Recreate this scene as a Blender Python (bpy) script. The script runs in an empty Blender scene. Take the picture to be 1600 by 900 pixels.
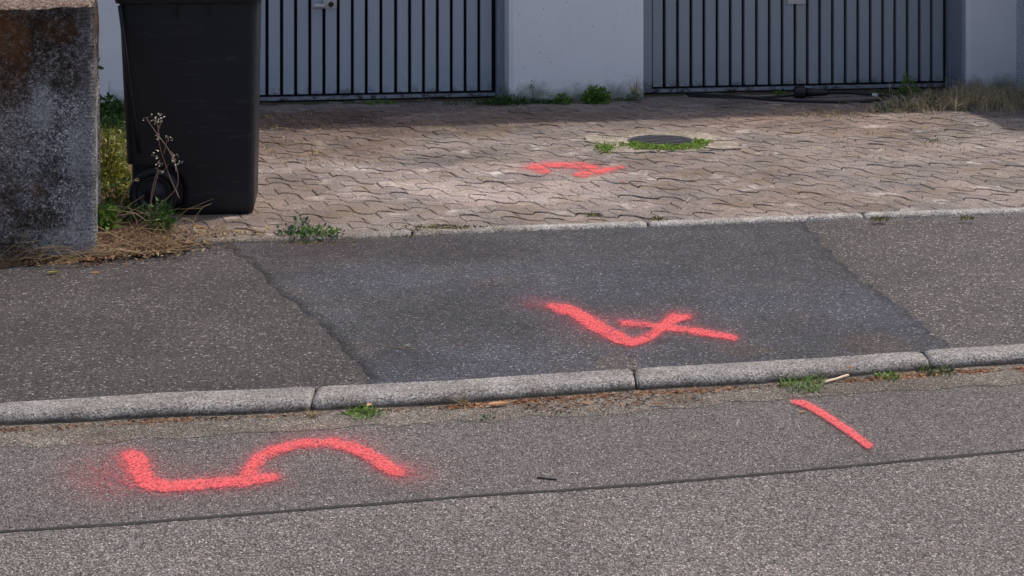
import bpy, bmesh, math, random
from mathutils import Vector, Matrix, noise
R = math.radians
rnd = random.Random(7)
S = bpy.context.scene
COL = S.collection

# ------------------------------------------------------------------ camera
H, FPX, YH = 1.5, 2600.0, -225.0          # eye height, focal length in photo pixels, horizon row
cam = bpy.data.cameras.new('camera'); co = bpy.data.objects.new('camera', cam); COL.objects.link(co)
cam.sensor_width = 36; cam.lens = 36 * FPX / 1600
cam.shift_y = (YH - 450) / 1600
cam.clip_start = 0.05; cam.clip_end = 500
cam.dof.use_dof = True; cam.dof.focus_distance = 5.6; cam.dof.aperture_fstop = 18
co.location = (0, 0, H); co.rotation_euler = (R(90), 0, 0)
S.camera = co
# ------------------------------------------------------------------ world and sun
SUN_EL, SUN_AZ = 64, 58                    # azimuth: degrees from straight ahead towards the right
w = bpy.data.worlds.new('World'); S.world = w; w.use_nodes = True
nt = w.node_tree
sk = nt.nodes.new('ShaderNodeTexSky'); sk.sky_type = 'NISHITA'; sk.sun_disc = False
sk.sun_elevation = R(SUN_EL); sk.sun_rotation = R(SUN_AZ); sk.dust_density = 3.5; sk.air_density = 0.8; sk.ozone_density = 0.5
nt.links.new(sk.outputs[0], nt.nodes['Background'].inputs[0]); nt.nodes['Background'].inputs[1].default_value = 0.15
sl = bpy.data.lights.new('sun', 'SUN'); so = bpy.data.objects.new('sun', sl); COL.objects.link(so)
sl.energy = 2.5; sl.angle = R(1.8); sl.color = (1, 0.93, 0.84)
sd = Vector((math.sin(R(SUN_AZ)) * math.cos(R(SUN_EL)), math.cos(R(SUN_AZ)) * math.cos(R(SUN_EL)), math.sin(R(SUN_EL))))
so.rotation_euler = sd.to_track_quat('Z', 'Y').to_euler(); so.location = (4, 12, 8)
S.view_settings.view_transform = 'Standard'; S.view_settings.look = 'None'
S.view_settings.exposure = 0.32; S.view_settings.gamma = 1

# ------------------------------------------------------------------ helpers
ZS, ZD = 0.025, 0.04                       # sidewalk level, driveway level (road is 0)
def P(px, py, z=0.0):
    d = FPX * (H - z) / (py - YH)
    return Vector(((px - 800) * d / FPX, d, z))
def line(pts, z):
    return sorted([P(a, b, z) for a, b in pts], key=lambda v: v.x)
def yat(L, x):
    if x <= L[0].x: a, b = L[0], L[1] if len(L) < 3 else L[2]
    elif x >= L[-1].x: a, b = L[-1] if len(L) < 3 else L[-3], L[-1]
    else:
        for a, b in zip(L, L[1:]):
            if x <= b.x: break
    t = (x - a.x) / (b.x - a.x)
    return a.y + t * (b.y - a.y)
def tag(o, label=None, cat=None, group=None, kind=None):
    if label: o['label'] = label
    if cat: o['category'] = cat
    if group: o['group'] = group
    if kind: o['kind'] = kind
    return o
def mesh_obj(name, verts, faces, mat, parent=None, smooth=False):
    m = bpy.data.meshes.new(name); m.from_pydata([tuple(v) for v in verts], [], faces); m.update()
    if mat: m.materials.append(mat)
    if smooth: m.polygons.foreach_set('use_smooth', [True] * len(m.polygons))
    o = bpy.data.objects.new(name, m); COL.objects.link(o)
    if parent: o.parent = parent
    return o
def bm_obj(name, bm, mat, parent=None, smooth=False):
    bmesh.ops.recalc_face_normals(bm, faces=bm.faces)
    m = bpy.data.meshes.new(name); bm.to_mesh(m); bm.free()
    if mat: m.materials.append(mat)
    if smooth: m.polygons.foreach_set('use_smooth', [True] * len(m.polygons))
    o = bpy.data.objects.new(name, m); COL.objects.link(o)
    if parent: o.parent = parent
    return o
def empty(name, loc):
    o = bpy.data.objects.new(name, None); COL.objects.link(o); o.location = loc; o.empty_display_size = .1
    return o
def tube(verts, faces, pts, rad, seg=6):
    """append a tube along pts (Vectors) with radius or list of radii"""
    base = len(verts); n = len(pts)
    for i, p in enumerate(pts):
        t = (pts[min(i + 1, n - 1)] - pts[max(i - 1, 0)]).normalized()
        a = t.cross(Vector((0, 0, 1)));
        if a.length < 1e-3: a = t.cross(Vector((1, 0, 0)))
        a.normalize(); b = t.cross(a)
        r = rad[i] if isinstance(rad, (list, tuple)) else rad
        for k in range(seg):
            c = 2 * math.pi * k / seg
            verts.append(p + (a * math.cos(c) + b * math.sin(c)) * r)
    for i in range(n - 1):
        for k in range(seg):
            k2 = (k + 1) % seg
            faces.append((base + i * seg + k, base + i * seg + k2, base + (i + 1) * seg + k2, base + (i + 1) * seg + k))
    faces.append(tuple(base + k for k in range(seg))[::-1]); faces.append(tuple(base + (n - 1) * seg + k for k in range(seg)))
def smoothpath(pts, n):
    out = []
    m = len(pts)
    for i in range(m - 1):
        p0, p1, p2, p3 = pts[max(i - 1, 0)], pts[i], pts[i + 1], pts[min(i + 2, m - 1)]
        for k in range(n):
            t = k / n
            out.append(.5 * ((2 * p1) + (p2 - p0) * t + (2 * p0 - 5 * p1 + 4 * p2 - p3) * t * t + (3 * p1 - p0 - 3 * p2 + p3) * t ** 3))
    out.append(pts[-1]); return out

# ------------------------------------------------------------------ materials
class MT:
    def __init__(s, name, rough=.8, spec=.3):
        s.m = bpy.data.materials.new(name); s.m.use_nodes = True; s.n = s.m.node_tree.nodes; s.l = s.m.node_tree.links
        s.b = s.n['Principled BSDF']; s.b.inputs['Roughness'].default_value = rough
        s.b.inputs['Specular IOR Level'].default_value = spec
        g = s.n.new('ShaderNodeNewGeometry'); s.pos = g.outputs['Position']; s.geo = g
    def lk(s, a, b): s.l.new(a, b)
    def vec(s, sc):
        v = s.n.new('ShaderNodeVectorMath'); v.operation = 'MULTIPLY'; s.lk(s.pos, v.inputs[0]); v.inputs[1].default_value = sc
        return v.outputs[0]
    def noise(s, scale, detail=4, rough=.55, vec=None, dist=0):
        t = s.n.new('ShaderNodeTexNoise'); t.inputs['Scale'].default_value = scale; t.inputs['Detail'].default_value = detail
        t.inputs['Roughness'].default_value = rough; t.inputs['Distortion'].default_value = dist
        s.lk(vec or s.pos, t.inputs['Vector']); return t.outputs[0]
    def voro(s, scale, feature='F1', rand=1):
        t = s.n.new('ShaderNodeTexVoronoi'); t.feature = feature; t.inputs['Scale'].default_value = scale
        t.inputs['Randomness'].default_value = rand
        s.lk(s.pos, t.inputs['Vector']); return t
    def ramp(s, fac, stops, interp='LINEAR'):
        r = s.n.new('ShaderNodeValToRGB'); r.color_ramp.interpolation = interp
        e = r.color_ramp.elements
        while len(e) < len(stops): e.new(.5)
        for i, (p, c) in enumerate(stops):
            e[i].position = p
            e[i].color = (c, c, c, 1) if not isinstance(c, (tuple, list)) else (*c, 1)
        s.lk(fac, r.inputs[0]); return r.outputs[0]
    def mix(s, fac, a, b, mode='MIX'):
        x = s.n.new('ShaderNodeMix'); x.data_type = 'RGBA'; x.blend_type = mode
        for sock, v in ((x.inputs[0], fac), (x.inputs[6], a), (x.inputs[7], b)):
            if isinstance(v, (int, float)): sock.default_value = v if sock == x.inputs[0] else (v, v, v, 1)
            elif isinstance(v, (tuple, list)): sock.default_value = (*v, 1)
            else: s.lk(v, sock)
        return x.outputs[2]
    def math(s, op, a, b=0, clamp=False):
        x = s.n.new('ShaderNodeMath'); x.operation = op; x.use_clamp = clamp
        for i, v in enumerate((a, b)):
            if isinstance(v, (int, float)): x.inputs[i].default_value = v
            else: s.lk(v, x.inputs[i])
        return x.outputs[0]
    def xyz(s):
        x = s.n.new('ShaderNodeSeparateXYZ'); s.lk(s.pos, x.inputs[0]); return x.outputs
    def bump(s, h, strength=.5, dist=.003, prev=None):
        b = s.n.new('ShaderNodeBump'); b.inputs['Strength'].default_value = strength; b.inputs['Distance'].default_value = dist
        s.lk(h, b.inputs['Height'])
        if prev: s.lk(prev, b.inputs['Normal'])
        return b.outputs[0]
    def done(s, color, normal=None, rough=None):
        if isinstance(color, (tuple, list)): s.b.inputs['Base Color'].default_value = (*color, 1)
        else: s.lk(color, s.b.inputs['Base Color'])
        if normal: s.lk(normal, s.b.inputs['Normal'])
        if rough is not None: s.lk(rough, s.b.inputs['Roughness'])
        return s.m

def spot(a, px, py, rx, ry):
    c_ = P(px, py, ZS); X = a.xyz()
    dx = a.math('DIVIDE', a.math('SUBTRACT', X[0], c_.x), rx); dy = a.math('DIVIDE', a.math('SUBTRACT', X[1], c_.y), ry)
    d = a.math('ADD', a.math('POWER', a.math('ABSOLUTE', dx), 2), a.math('POWER', a.math('ABSOLUTE', dy), 2))
    return a.math('MULTIPLY', a.math('SUBTRACT', a.math('ADD', 1.0, a.math('MULTIPLY', a.math('SUBTRACT', a.noise(14, 5, .7), .5), 1.6)), d), 2.2, True)
def edge_dark(a, col, amt, w, dark=.35, ns=9):
    at = a.n.new('ShaderNodeAttribute'); at.attribute_name = 'edge'
    f = a.math('SUBTRACT', 1, a.math('DIVIDE', at.outputs['Fac'], w), True)
    f = a.math('MULTIPLY', f, a.ramp(a.noise(ns, 5, .7), [(.36, .15), (.58, amt)]))
    return a.mix(f, col, a.mix(1, col, dark, 'MULTIPLY'))
def mul(c, k): return tuple(x * k for x in c)

def asphalt(name, base, cell=190, white=.10, var=.25, stain=None, relief=1.0):
    a = MT(name, .85, .25)
    v = a.voro(cell); v2 = a.voro(cell * 2.3)
    sep = a.n.new('ShaderNodeSeparateColor'); a.lk(v.outputs['Color'], sep.inputs[0])
    r1 = sep.outputs[0]
    grain = a.ramp(r1, [(0, mul(base, .22)), (.30, mul(base, .62)), (.62, mul(base, 1.1)), (1 - white, mul(base, 1.7)), (min(.995, 1 - white * .45), tuple(min(.7, x * 2.6 + .10) for x in base)), (1, (.72, .68, .64))])
    sep2 = a.n.new('ShaderNodeSeparateColor'); a.lk(v2.outputs['Color'], sep2.inputs[0])
    grain = a.mix(.32, grain, a.ramp(sep2.outputs[1], [(0, mul(base, .2)), (.6, base), (1, mul(base, 3.8))]))
    # tint single grains warm / cool
    grain = a.mix(.35, grain, a.ramp(sep.outputs[1], [(0, (.62, .70, .85)), (.5, (1, 1, 1)), (1, (1.0, .84, .72))]), 'MULTIPLY')
    # pits between grains
    pit = a.ramp(v.outputs['Distance'], [(.35, 1.0), (.70, .25)])
    grain = a.mix(.75, grain, pit, 'MULTIPLY')
    dark_ = a.ramp(a.noise(38, 3, .6), [(.30, .45), (.42, 1.0)])
    grain = a.mix(.8, grain, dark_, 'MULTIPLY')
    big = a.ramp(a.noise(1.6, 6, .6), [(.3, 1 - var), (.7, 1 + var * .7)])
    col = a.mix(1, grain, big, 'MULTIPLY')
    mid = a.ramp(a.noise(11, 5, .6), [(.25, 1 - var * .7), (.75, 1 + var * .5)])
    col = a.mix(1, col, mid, 'MULTIPLY')
    if stain:
        col = a.mix(a.ramp(a.noise(2.7, 5, .65, dist=.6), [(.55, 0), (.72, .55)]), col, a.mix(1, col, stain, 'MULTIPLY'))
    hgt = a.math('SUBTRACT', 1, v.outputs['Distance'])
    hgt = a.math('MULTIPLY', hgt, a.math('ADD', r1, .4))
    nrm = a.bump(hgt, 1.0 * relief, .005)
    return a, col, nrm
def asphalt_mat(name, base, **k):
    a, c, n = asphalt(name, base, **k); return a.done(c, n)

M = {}
M['road'] = asphalt_mat('coarse_road_asphalt', (.205, .184, .171), cell=190, white=.10, var=.13)
M['road_edge'] = asphalt_mat('fine_road_asphalt', (.180, .162, .153), cell=215, white=.08, var=.14)
a, c, n = asphalt('sandy_gutter', (.225, .195, .163), cell=200, white=.08, var=.35, stain=(.55, .44, .34))
c = edge_dark(a, c, .95, .010, .25, 4)
M['gutter'] = a.done(c, n)
pa_, pc_, pn_ = asphalt('new_bluish_asphalt', (.092, .092, .101), cell=200, white=.08, var=.28, stain=(1.2, .92, .72))
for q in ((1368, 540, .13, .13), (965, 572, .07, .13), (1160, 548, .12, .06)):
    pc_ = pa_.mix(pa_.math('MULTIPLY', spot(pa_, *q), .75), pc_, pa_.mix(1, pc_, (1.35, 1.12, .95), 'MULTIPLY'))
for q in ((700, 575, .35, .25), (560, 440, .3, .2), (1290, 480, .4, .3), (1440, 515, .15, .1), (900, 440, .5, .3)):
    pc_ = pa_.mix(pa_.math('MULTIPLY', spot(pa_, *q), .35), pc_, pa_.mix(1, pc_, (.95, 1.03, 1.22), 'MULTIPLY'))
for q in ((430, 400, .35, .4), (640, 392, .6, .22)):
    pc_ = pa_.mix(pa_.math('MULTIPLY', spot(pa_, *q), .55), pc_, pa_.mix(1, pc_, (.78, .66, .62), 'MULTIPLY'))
pc_ = edge_dark(pa_, pc_, .95, .045)
M['patch'] = pa_.done(pc_, pn_)
# old sidewalk asphalt: darker on the left, lighter and browner on the right
a, c, n = asphalt('old_sidewalk_asphalt', (.092, .082, .079), cell=175, white=.09, var=.2)
xs = a.xyz()[0]
t = a.math('ADD', a.math('MULTIPLY', a.math('SUBTRACT', xs, .8), .8), a.math('MULTIPLY', a.noise(3, 3), .3), True)
c = a.mix(t, c, a.mix(1, c, (1.50, 1.50, 1.50), 'MULTIPLY'))
M['walk'] = a.done(c, n)

a = MT('tar', .95, .1)
M['tar'] = a.done(a.mix(a.noise(60, 4), (.026, .025, .025), (.075, .07, .066)), a.bump(a.noise(160, 3), .5, .002))

def concrete(name, base, lichen=.0, dark=.35, grain=260, joint=None):
    a = MT(name, .9, .2)
    v = a.voro(grain); sep = a.n.new('ShaderNodeSeparateColor'); a.lk(v.outputs['Color'], sep.inputs[0])
    c = a.ramp(sep.outputs[0], [(0, mul(base, .25)), (.3, mul(base, .75)), (.6, mul(base, 1.1)), (.85, mul(base, 1.4)), (1, mul(base, 2.0))])
    c = a.mix(1, c, a.ramp(a.noise(9, 6, .65), [(.3, 1 - dark), (.72, 1.15)]), 'MULTIPLY')
    if lichen: c = a.mix(a.ramp(a.noise(22, 5, .7), [(.58, 0), (.70, lichen)]), c, (.09, .085, .06))
    return a, c, a.bump(sep.outputs[1], .5, .002)
a, c, n = concrete('granite_kerb', (.235, .222, .212), .25, grain=290)
c = a.mix(a.ramp(a.noise(5, 6, .7), [(.45, 0), (.7, .55)]), c, a.mix(1, c, (.62, .55, .48), 'MULTIPLY'))
c = a.mix(a.ramp(a.noise(1, 5, .7, vec=a.vec((9, 40, 40)), dist=1), [(.60, 0), (.66, .6), (.72, .1)]), c, (.10, .09, .08))
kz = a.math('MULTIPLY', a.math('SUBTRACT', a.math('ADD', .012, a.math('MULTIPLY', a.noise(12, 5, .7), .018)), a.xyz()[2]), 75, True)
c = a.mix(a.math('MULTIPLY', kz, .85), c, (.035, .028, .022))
M['kerb'] = a.done(c, n)
a, c, n = concrete('edging_concrete', (.31, .295, .275), .5)
ex_ = a.math('ADD', a.math('MULTIPLY', a.math('SUBTRACT', .35, a.xyz()[0]), .9), a.math('MULTIPLY', a.math('SUBTRACT', a.noise(8, 6, .7), .5), 2.2), True)
c = a.mix(a.math('MULTIPLY', ex_, .85), c, a.mix(1, c, (.48, .42, .36), 'MULTIPLY'))
M['edging'] = a.done(c, n)
a, c, n = concrete('sandy_concrete', (.36, .315, .255), .45, .55)
c = a.mix(a.ramp(a.noise(7, 6, .75), [(.48, 0), (.62, .6)]), c, (.14, .11, .085))
M['collar'] = a.done(c, n)

# pavers
a = MT('red_grey_paver', .88, .2)
v = a.voro(330); sep = a.n.new('ShaderNodeSeparateColor'); a.lk(v.outputs['Color'], sep.inputs[0])
pb = (.200, .174, .163)
c = a.ramp(sep.outputs[0], [(0, mul(pb, .5)), (.5, mul(pb, .97)), (.88, mul(pb, 1.3)), (1, (.52, .47, .44))])
oi = a.n.new('ShaderNodeObjectInfo')
isl = a.math('FRACT', a.math('ADD', a.geo.outputs['Random Per Island'], oi.outputs['Random']))
c = a.mix(.85, c, a.ramp(isl, [(0, (.80, .80, .83)), (.35, (1, .97, .95)), (.7, (1.02, 1, 1)), (1, (1.08, .99, .96))]), 'MULTIPLY')
c = a.mix(1, c, a.ramp(a.noise(2.2, 6, .6), [(.30, (.58, .57, .58)), (.5, (.98, .96, .93)), (.72, (1.34, 1.30, 1.26))]), 'MULTIPLY')
c = a.mix(a.ramp(a.noise(5.5, 6, .72), [(.57, 0), (.68, .65)]), c, (.50, .455, .42))            # pale efflorescence
c = a.mix(a.ramp(a.noise(3.6, 5, .7, dist=.5), [(.52, 0), (.66, .6)]), c, (.17, .125, .08))    # sandy dirt
c = a.mix(a.ramp(a.noise(24, 4, .7), [(.62, 0), (.70, .45)]), c, (.085, .07, .06))
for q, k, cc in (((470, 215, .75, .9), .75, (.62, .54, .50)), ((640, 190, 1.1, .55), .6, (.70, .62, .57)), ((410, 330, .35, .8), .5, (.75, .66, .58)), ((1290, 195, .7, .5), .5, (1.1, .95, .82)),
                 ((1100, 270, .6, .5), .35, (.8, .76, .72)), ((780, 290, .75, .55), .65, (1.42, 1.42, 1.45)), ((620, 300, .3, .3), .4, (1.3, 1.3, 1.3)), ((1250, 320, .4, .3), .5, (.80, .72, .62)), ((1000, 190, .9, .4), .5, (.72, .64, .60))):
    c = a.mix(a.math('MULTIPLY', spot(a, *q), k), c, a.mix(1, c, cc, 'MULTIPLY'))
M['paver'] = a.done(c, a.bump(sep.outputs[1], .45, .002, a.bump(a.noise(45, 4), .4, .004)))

a = MT('joint_dirt', .95, .1)
c = a.mix(a.noise(18, 5, .7), (.05, .038, .028), (.13, .10, .07))
c = a.mix(a.ramp(a.noise(4, 4), [(.52, 0), (.66, .6)]), c, (.07, .085, .02))
M['bed'] = a.done(c, a.bump(a.noise(200, 3), .6, .004))
a = MT('soil', .95, .1)
c = a.mix(a.noise(30, 6, .75), (.05, .032, .02), (.22, .145, .085))
M['soil'] = a.done(c, a.bump(a.noise(90, 5, .8), 1, .012))
a = MT('verge', .95, .1); M['ground'] = a.done(a.mix(a.noise(3, 6), (.06, .07, .03), (.14, .12, .07)))

# plaster wall
a = MT('white_plaster', .85, .2)
c = a.mix(a.noise(2.2, 5), (.74, .725, .72), (.85, .835, .83))
c = a.mix(a.ramp(a.noise(1.3, 5, .6), [(.5, 0), (.75, .5)]), c, (.62, .595, .57))
pv = a.voro(16); c = a.mix(a.ramp(pv.outputs['Distance'], [(.04, .7), (.08, 0)]), c, (.25, .24, .235))
zz = a.xyz()[2]
dirt = a.math('ADD', a.math('MULTIPLY', zz, -7.5), a.math('ADD', a.math('MULTIPLY', a.noise(9, 6, .7), 1.9), .50), True)
c = a.mix(a.ramp(dirt, [(.25, 0), (1, .85)]), c, (.15, .15, .10))
M['plaster'] = a.done(c, a.bump(a.noise(70, 4), .35, .004, a.bump(a.ramp(pv.outputs['Distance'], [(.05, 0), (.1, 1)]), .5, .004)))
a = MT('rough_render', .95, .1)
rv = a.voro(95)
c = a.mix(a.noise(4, 4), (.70, .73, .78), (.85, .87, .9))
c = a.mix(1, c, a.ramp(rv.outputs['Distance'], [(.2, 1.0), (.8, .55)]), 'MULTIPLY')
M['render'] = a.done(c, a.bump(a.math('SUBTRACT', 1, rv.outputs['Distance']), 1, .012))
M['roof'] = MT('roof_felt').done((.09, .09, .09))

def doorpaint(name, base, dirtcol=(.02, .022, .02)):
    a = MT(name, .48, .4)
    c = a.mix(a.noise(1.3, 4, vec=a.vec((6, 6, .8))), mul(base, .88), mul(base, 1.1))
    c = a.mix(1, c, a.ramp(a.geo.outputs['Random Per Island'], [(0, .93), (1, 1.06)]), 'MULTIPLY')
    zz = a.xyz()[2]
    d = a.math('MULTIPLY', a.math('SUBTRACT', .135, zz), 14, True)
    d = a.math('MULTIPLY', d, a.ramp(a.noise(26, 5, .7), [(.48, 0), (.62, 1)]))
    c = a.mix(d, c, dirtcol)
    d2 = a.math('MULTIPLY', a.math('MULTIPLY', a.math('SUBTRACT', .28, zz), 4, True), a.ramp(a.noise(7, 5, .7), [(.45, 0), (.7, .35)]))
    c = a.mix(d2, c, (.10, .10, .085))
    sc = a.voro(7); c = a.mix(a.ramp(sc.outputs['Distance'], [(.018, .8), (.03, 0)]), c, (.03, .03, .035))
    return a.done(c, a.bump(a.noise(30, 3), .12, .004))
M['door_a'] = doorpaint('blue_grey_door_paint', (.375, .405, .455))
M['door_b'] = doorpaint('grey_door_paint', (.31, .325, .35))
M['door_bare'] = doorpaint('bare_greenish_slat', (.32, .33, .32))
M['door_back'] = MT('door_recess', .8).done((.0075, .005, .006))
M['trim'] = doorpaint('pale_frame_paint', (.27, .28, .32))
a = MT('brushed_metal', .5, .5); a.b.inputs['Metallic'].default_value = .35
M['metal'] = a.done(a.mix(a.noise(50, 4), (.40, .37, .36), (.60, .57, .56)))
M['lockhole'] = MT('lock', .5).done((.035, .022, .016))

# bin plastic
a = MT('bin_plastic', .42, .35)
c = a.mix(a.noise(3, 4), (.0085, .0088, .012), (.0135, .014, .018))
c = a.mix(a.ramp(a.noise(1, 5, .6, vec=a.vec((18, 18, 60))), [(.66, 0), (.72, .35)]), c, (.035, .036, .042))
zz = a.xyz()[2]
c = a.mix(a.math('MULTIPLY', a.math('SUBTRACT', .22, zz), a.math('MULTIPLY', a.noise(6, 4), 1.2), True), c, (.04, .037, .038))
c = a.mix(a.ramp(a.noise(1, 6, .65, vec=a.vec((5, 5, 38)), dist=1.2), [(.60, 0), (.66, .5), (.68, 0)]), c, (.05, .05, .06))
M['bin'] = a.done(c, a.bump(a.noise(240, 2), .15, .001), a.ramp(a.noise(7, 4), [(.3, .36), (.7, .56)]))
M['rubber'] = MT('rubber', .6, .3).done((.012, .012, .013))
M['cable'] = MT('cable_rubber', .5, .4).done((.01, .01, .012))
M['white_tag'] = MT('white_tape', .6).done((.7, .7, .68))
M['iron'] = (lambda a: a.done(a.mix(a.noise(60, 4), (.02, .021, .028), (.13, .125, .135)), a.bump(a.noise(150, 2), .4, .002)))(MT('cast_iron', .5, .5))

# mossy stone of the gate pillar
a = MT('weathered_stone', .95, .15)
fine = a.noise(120, 8, .95); f2 = a.noise(38, 6, .8)
c = a.ramp(fine, [(.38, (.035, .033, .033)), (.46, (.15, .145, .145)), (.52, (.36, .355, .36)), (.60, (.78, .77, .79))])
c = a.mix(1, c, a.ramp(a.noise(7, 6, .7), [(.30, .55), (.68, 1.25)]), 'MULTIPLY')
X = a.xyz(); x_, z_ = X[0], X[2]
def below(v, lim, k):   # 1 where v < lim
    return a.math('MULTIPLY', a.math('SUBTRACT', lim, v), k, True)
nz = a.noise(4.5, 6, .72, dist=.4)
# dark lichen: strongest near the top and in the left half
topw = a.math('MULTIPLY', a.math('SUBTRACT', z_, .55), 1.5, True)
leftw = below(x_, -1.55, 2.2)
dk = a.math('ADD', a.math('ADD', a.math('MULTIPLY', nz, 1.9), -1.02), a.math('ADD', a.math('MULTIPLY', topw, 1.15), a.math('MULTIPLY', leftw, .30)))
vg = a.voro(330); sg = a.n.new('ShaderNodeSeparateColor'); a.lk(vg.outputs['Color'], sg.inputs[0])
vh = a.voro(120); sh = a.n.new('ShaderNodeSeparateColor'); a.lk(vh.outputs['Color'], sh.inputs[0])
c = a.mix(1, c, a.ramp(sg.outputs[0], [(0, (.25, .24, .23)), (.5, (.95, .92, .88)), (.85, (1.5, 1.45, 1.38)), (1, (2.4, 2.3, 2.2))]), 'MULTIPLY')
c = a.mix(1, c, a.ramp(sh.outputs[0], [(0, .55), (1, 1.45)]), 'MULTIPLY')
dkm = a.math('MULTIPLY', dk, 2.6, True)
dkm = a.math('MULTIPLY', dkm, a.ramp(f2, [(.44, 1), (.60, .25)]))
c = a.mix(dkm, c, a.mix(a.noise(90, 5, .8), (.006, .005, .005), (.075, .045, .028)))
ru = a.math('ADD', a.math('MULTIPLY', a.noise(3.2, 5, .7), 1.6), a.math('ADD', a.math('MULTIPLY', topw, .50), a.math('ADD', a.math('MULTIPLY', below(x_, -1.66, 6), .42), -1.02)))
def xz(px, py, rx, rz, namp=1.5, ns=8):
    cx_ = (px - 800) / FPX * 6.03; cz_ = H - (py - YH) / FPX * 6.03
    dx = a.math('DIVIDE', a.math('SUBTRACT', x_, cx_), rx); dz = a.math('DIVIDE', a.math('SUBTRACT', z_, cz_), rz)
    d = a.math('ADD', a.math('MULTIPLY', dx, dx), a.math('MULTIPLY', dz, dz))
    return a.math('MULTIPLY', a.math('SUBTRACT', a.math('ADD', 1.0, a.math('MULTIPLY', a.math('SUBTRACT', a.noise(ns, 6, .75), .5), namp * 2)), d), 1.6, True)
brk = a.ramp(a.noise(60, 6, .85), [(.40, 1), (.60, .12)])
for q in ((100, 45, .14, .10), (30, 60, .13, .13), (70, 300, .055, .17), (20, 130, .09, .12), (60, 345, .10, .05), (10, 390, .2, .05), (95, 130, .05, .10)):
    c = a.mix(a.math('MULTIPLY', a.math('MULTIPLY', xz(*q), .93), brk), c, a.mix(a.noise(90, 5, .8), (.006, .005, .004), (.08, .05, .03)))
for q in ((122, 350, .06, .11), (95, 385, .10, .06), (60, 170, .05, .10), (120, 240, .05, .14)):
    c = a.mix(a.math('MULTIPLY', a.math('MULTIPLY', xz(*q), .6), a.ramp(a.noise(110, 5, .8), [(.42, 0), (.58, 1)])), c, (.62, .60, .585))
for q, k in (((8, 55, .05, .10), .8), ((32, 75, .035, .14), .6), ((85, 50, .08, .05), .35), ((55, 300, .03, .03), .5)):
    c = a.mix(a.math('MULTIPLY', a.math('MULTIPLY', xz(*q), k), a.ramp(a.noise(80, 6, .85), [(.40, .1), (.62, 1)])), c, (.22, .085, .025))
rum = a.math('MULTIPLY', a.math('MULTIPLY', ru, .9, True), a.ramp(a.noise(120, 5, .8), [(.38, .05), (.62, .8)]))
c = a.mix(rum, c, (.24, .095, .028))
# chiselled margin: fine horizontal tool marks along the right arris
wv = a.n.new('ShaderNodeTexWave'); wv.bands_direction = 'Z'; wv.inputs['Scale'].default_value = 24; wv.inputs['Distortion'].default_value = 5; wv.inputs['Detail'].default_value = 3
wv.inputs['Detail Scale'].default_value = 4
a.lk(a.pos, wv.inputs['Vector'])
edge = a.math('MULTIPLY', a.math('SUBTRACT', x_, -1.60), 30, True)
c = a.mix(a.math('MULTIPLY', edge, .26), c, a.mix(wv.outputs[0], (.18, .172, .17), (.42, .41, .415)))
n = a.bump(fine, 1, .006, a.bump(f2, .8, .012))
M['stone'] = a.done(c, a.bump(a.math('MULTIPLY', wv.outputs[0], edge), .4, .004, n))
a = MT('stone_cap_moss', .95, .1)
M['cap'] = a.done(a.ramp(a.noise(70, 6, .8), [(.35, (.04, .03, .03)), (.5, (.16, .10, .07)), (.6, (.34, .30, .27)), (.72, (.5, .46, .42))]), a.bump(a.noise(80, 5, .8), 1, .01))

def leafmat(name, lo, hi, trans=.25):
    a = MT(name, .6, .3)
    isl = a.geo.outputs['Random Per Island']
    c = a.mix(isl, lo, hi)
    a.b.inputs['Subsurface Weight'].default_value = 0
    m = a.done(c)
    tr = a.n.new('ShaderNodeBsdfTranslucent'); mx = a.n.new('ShaderNodeMixShader'); mx.inputs[0].default_value = trans
    a.lk(c, tr.inputs[0]); a.lk(a.b.outputs[0], mx.inputs[1]); a.lk(tr.outputs[0], mx.inputs[2])
    a.lk(mx.outputs[0], a.n['Material Output'].inputs[0]); return m
M['green'] = leafmat('fresh_green_leaf', (.05, .12, .016), (.19, .32, .05))
M['dgreen'] = leafmat('dark_green_leaf', (.022, .055, .014), (.09, .16, .035))
M['ygreen'] = leafmat('yellow_green_leaf', (.09, .12, .015), (.28, .27, .05))
M['bgreen'] = leafmat('grey_green_leaf', (.03, .06, .03), (.17, .24, .15))
M['straw'] = leafmat('dry_straw', (.20, .13, .06), (.50, .38, .22))
M['dstraw'] = leafmat('dull_dry_grass', (.24, .18, .10), (.66, .54, .34))
M['stalk'] = leafmat('dry_stalk', (.16, .09, .065), (.34, .22, .16), .05)
M['seed'] = leafmat('pale_seed_head', (.25, .22, .16), (.5, .46, .38), .1)
M['yellow'] = leafmat('yellow_petal', (.7, .55, .03), (.85, .7, .06))
M['rust'] = leafmat('rust_brown_litter', (.13, .045, .02), (.42, .22, .11))
M['brown'] = leafmat('brown_litter', (.04, .024, .015), (.30, .17, .10))
M['tanleaf'] = leafmat('tan_leaf', (.50, .27, .14), (.60, .36, .20))
M['orangeleaf'] = leafmat('orange_leaf', (.62, .25, .12), (.70, .36, .2))
M['twig'] = leafmat('pale_wood', (.50, .38, .27), (.6, .48, .35), 0)
M['darktwig'] = leafmat('dark_twig', (.06, .053, .05), (.09, .08, .075), 0)
M['bright_moss'] = leafmat('bright_moss', (.09, .17, .02), (.30, .42, .09))
M['moss'] = leafmat('moss', (.05, .055, .012), (.17, .17, .04), .1)

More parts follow.
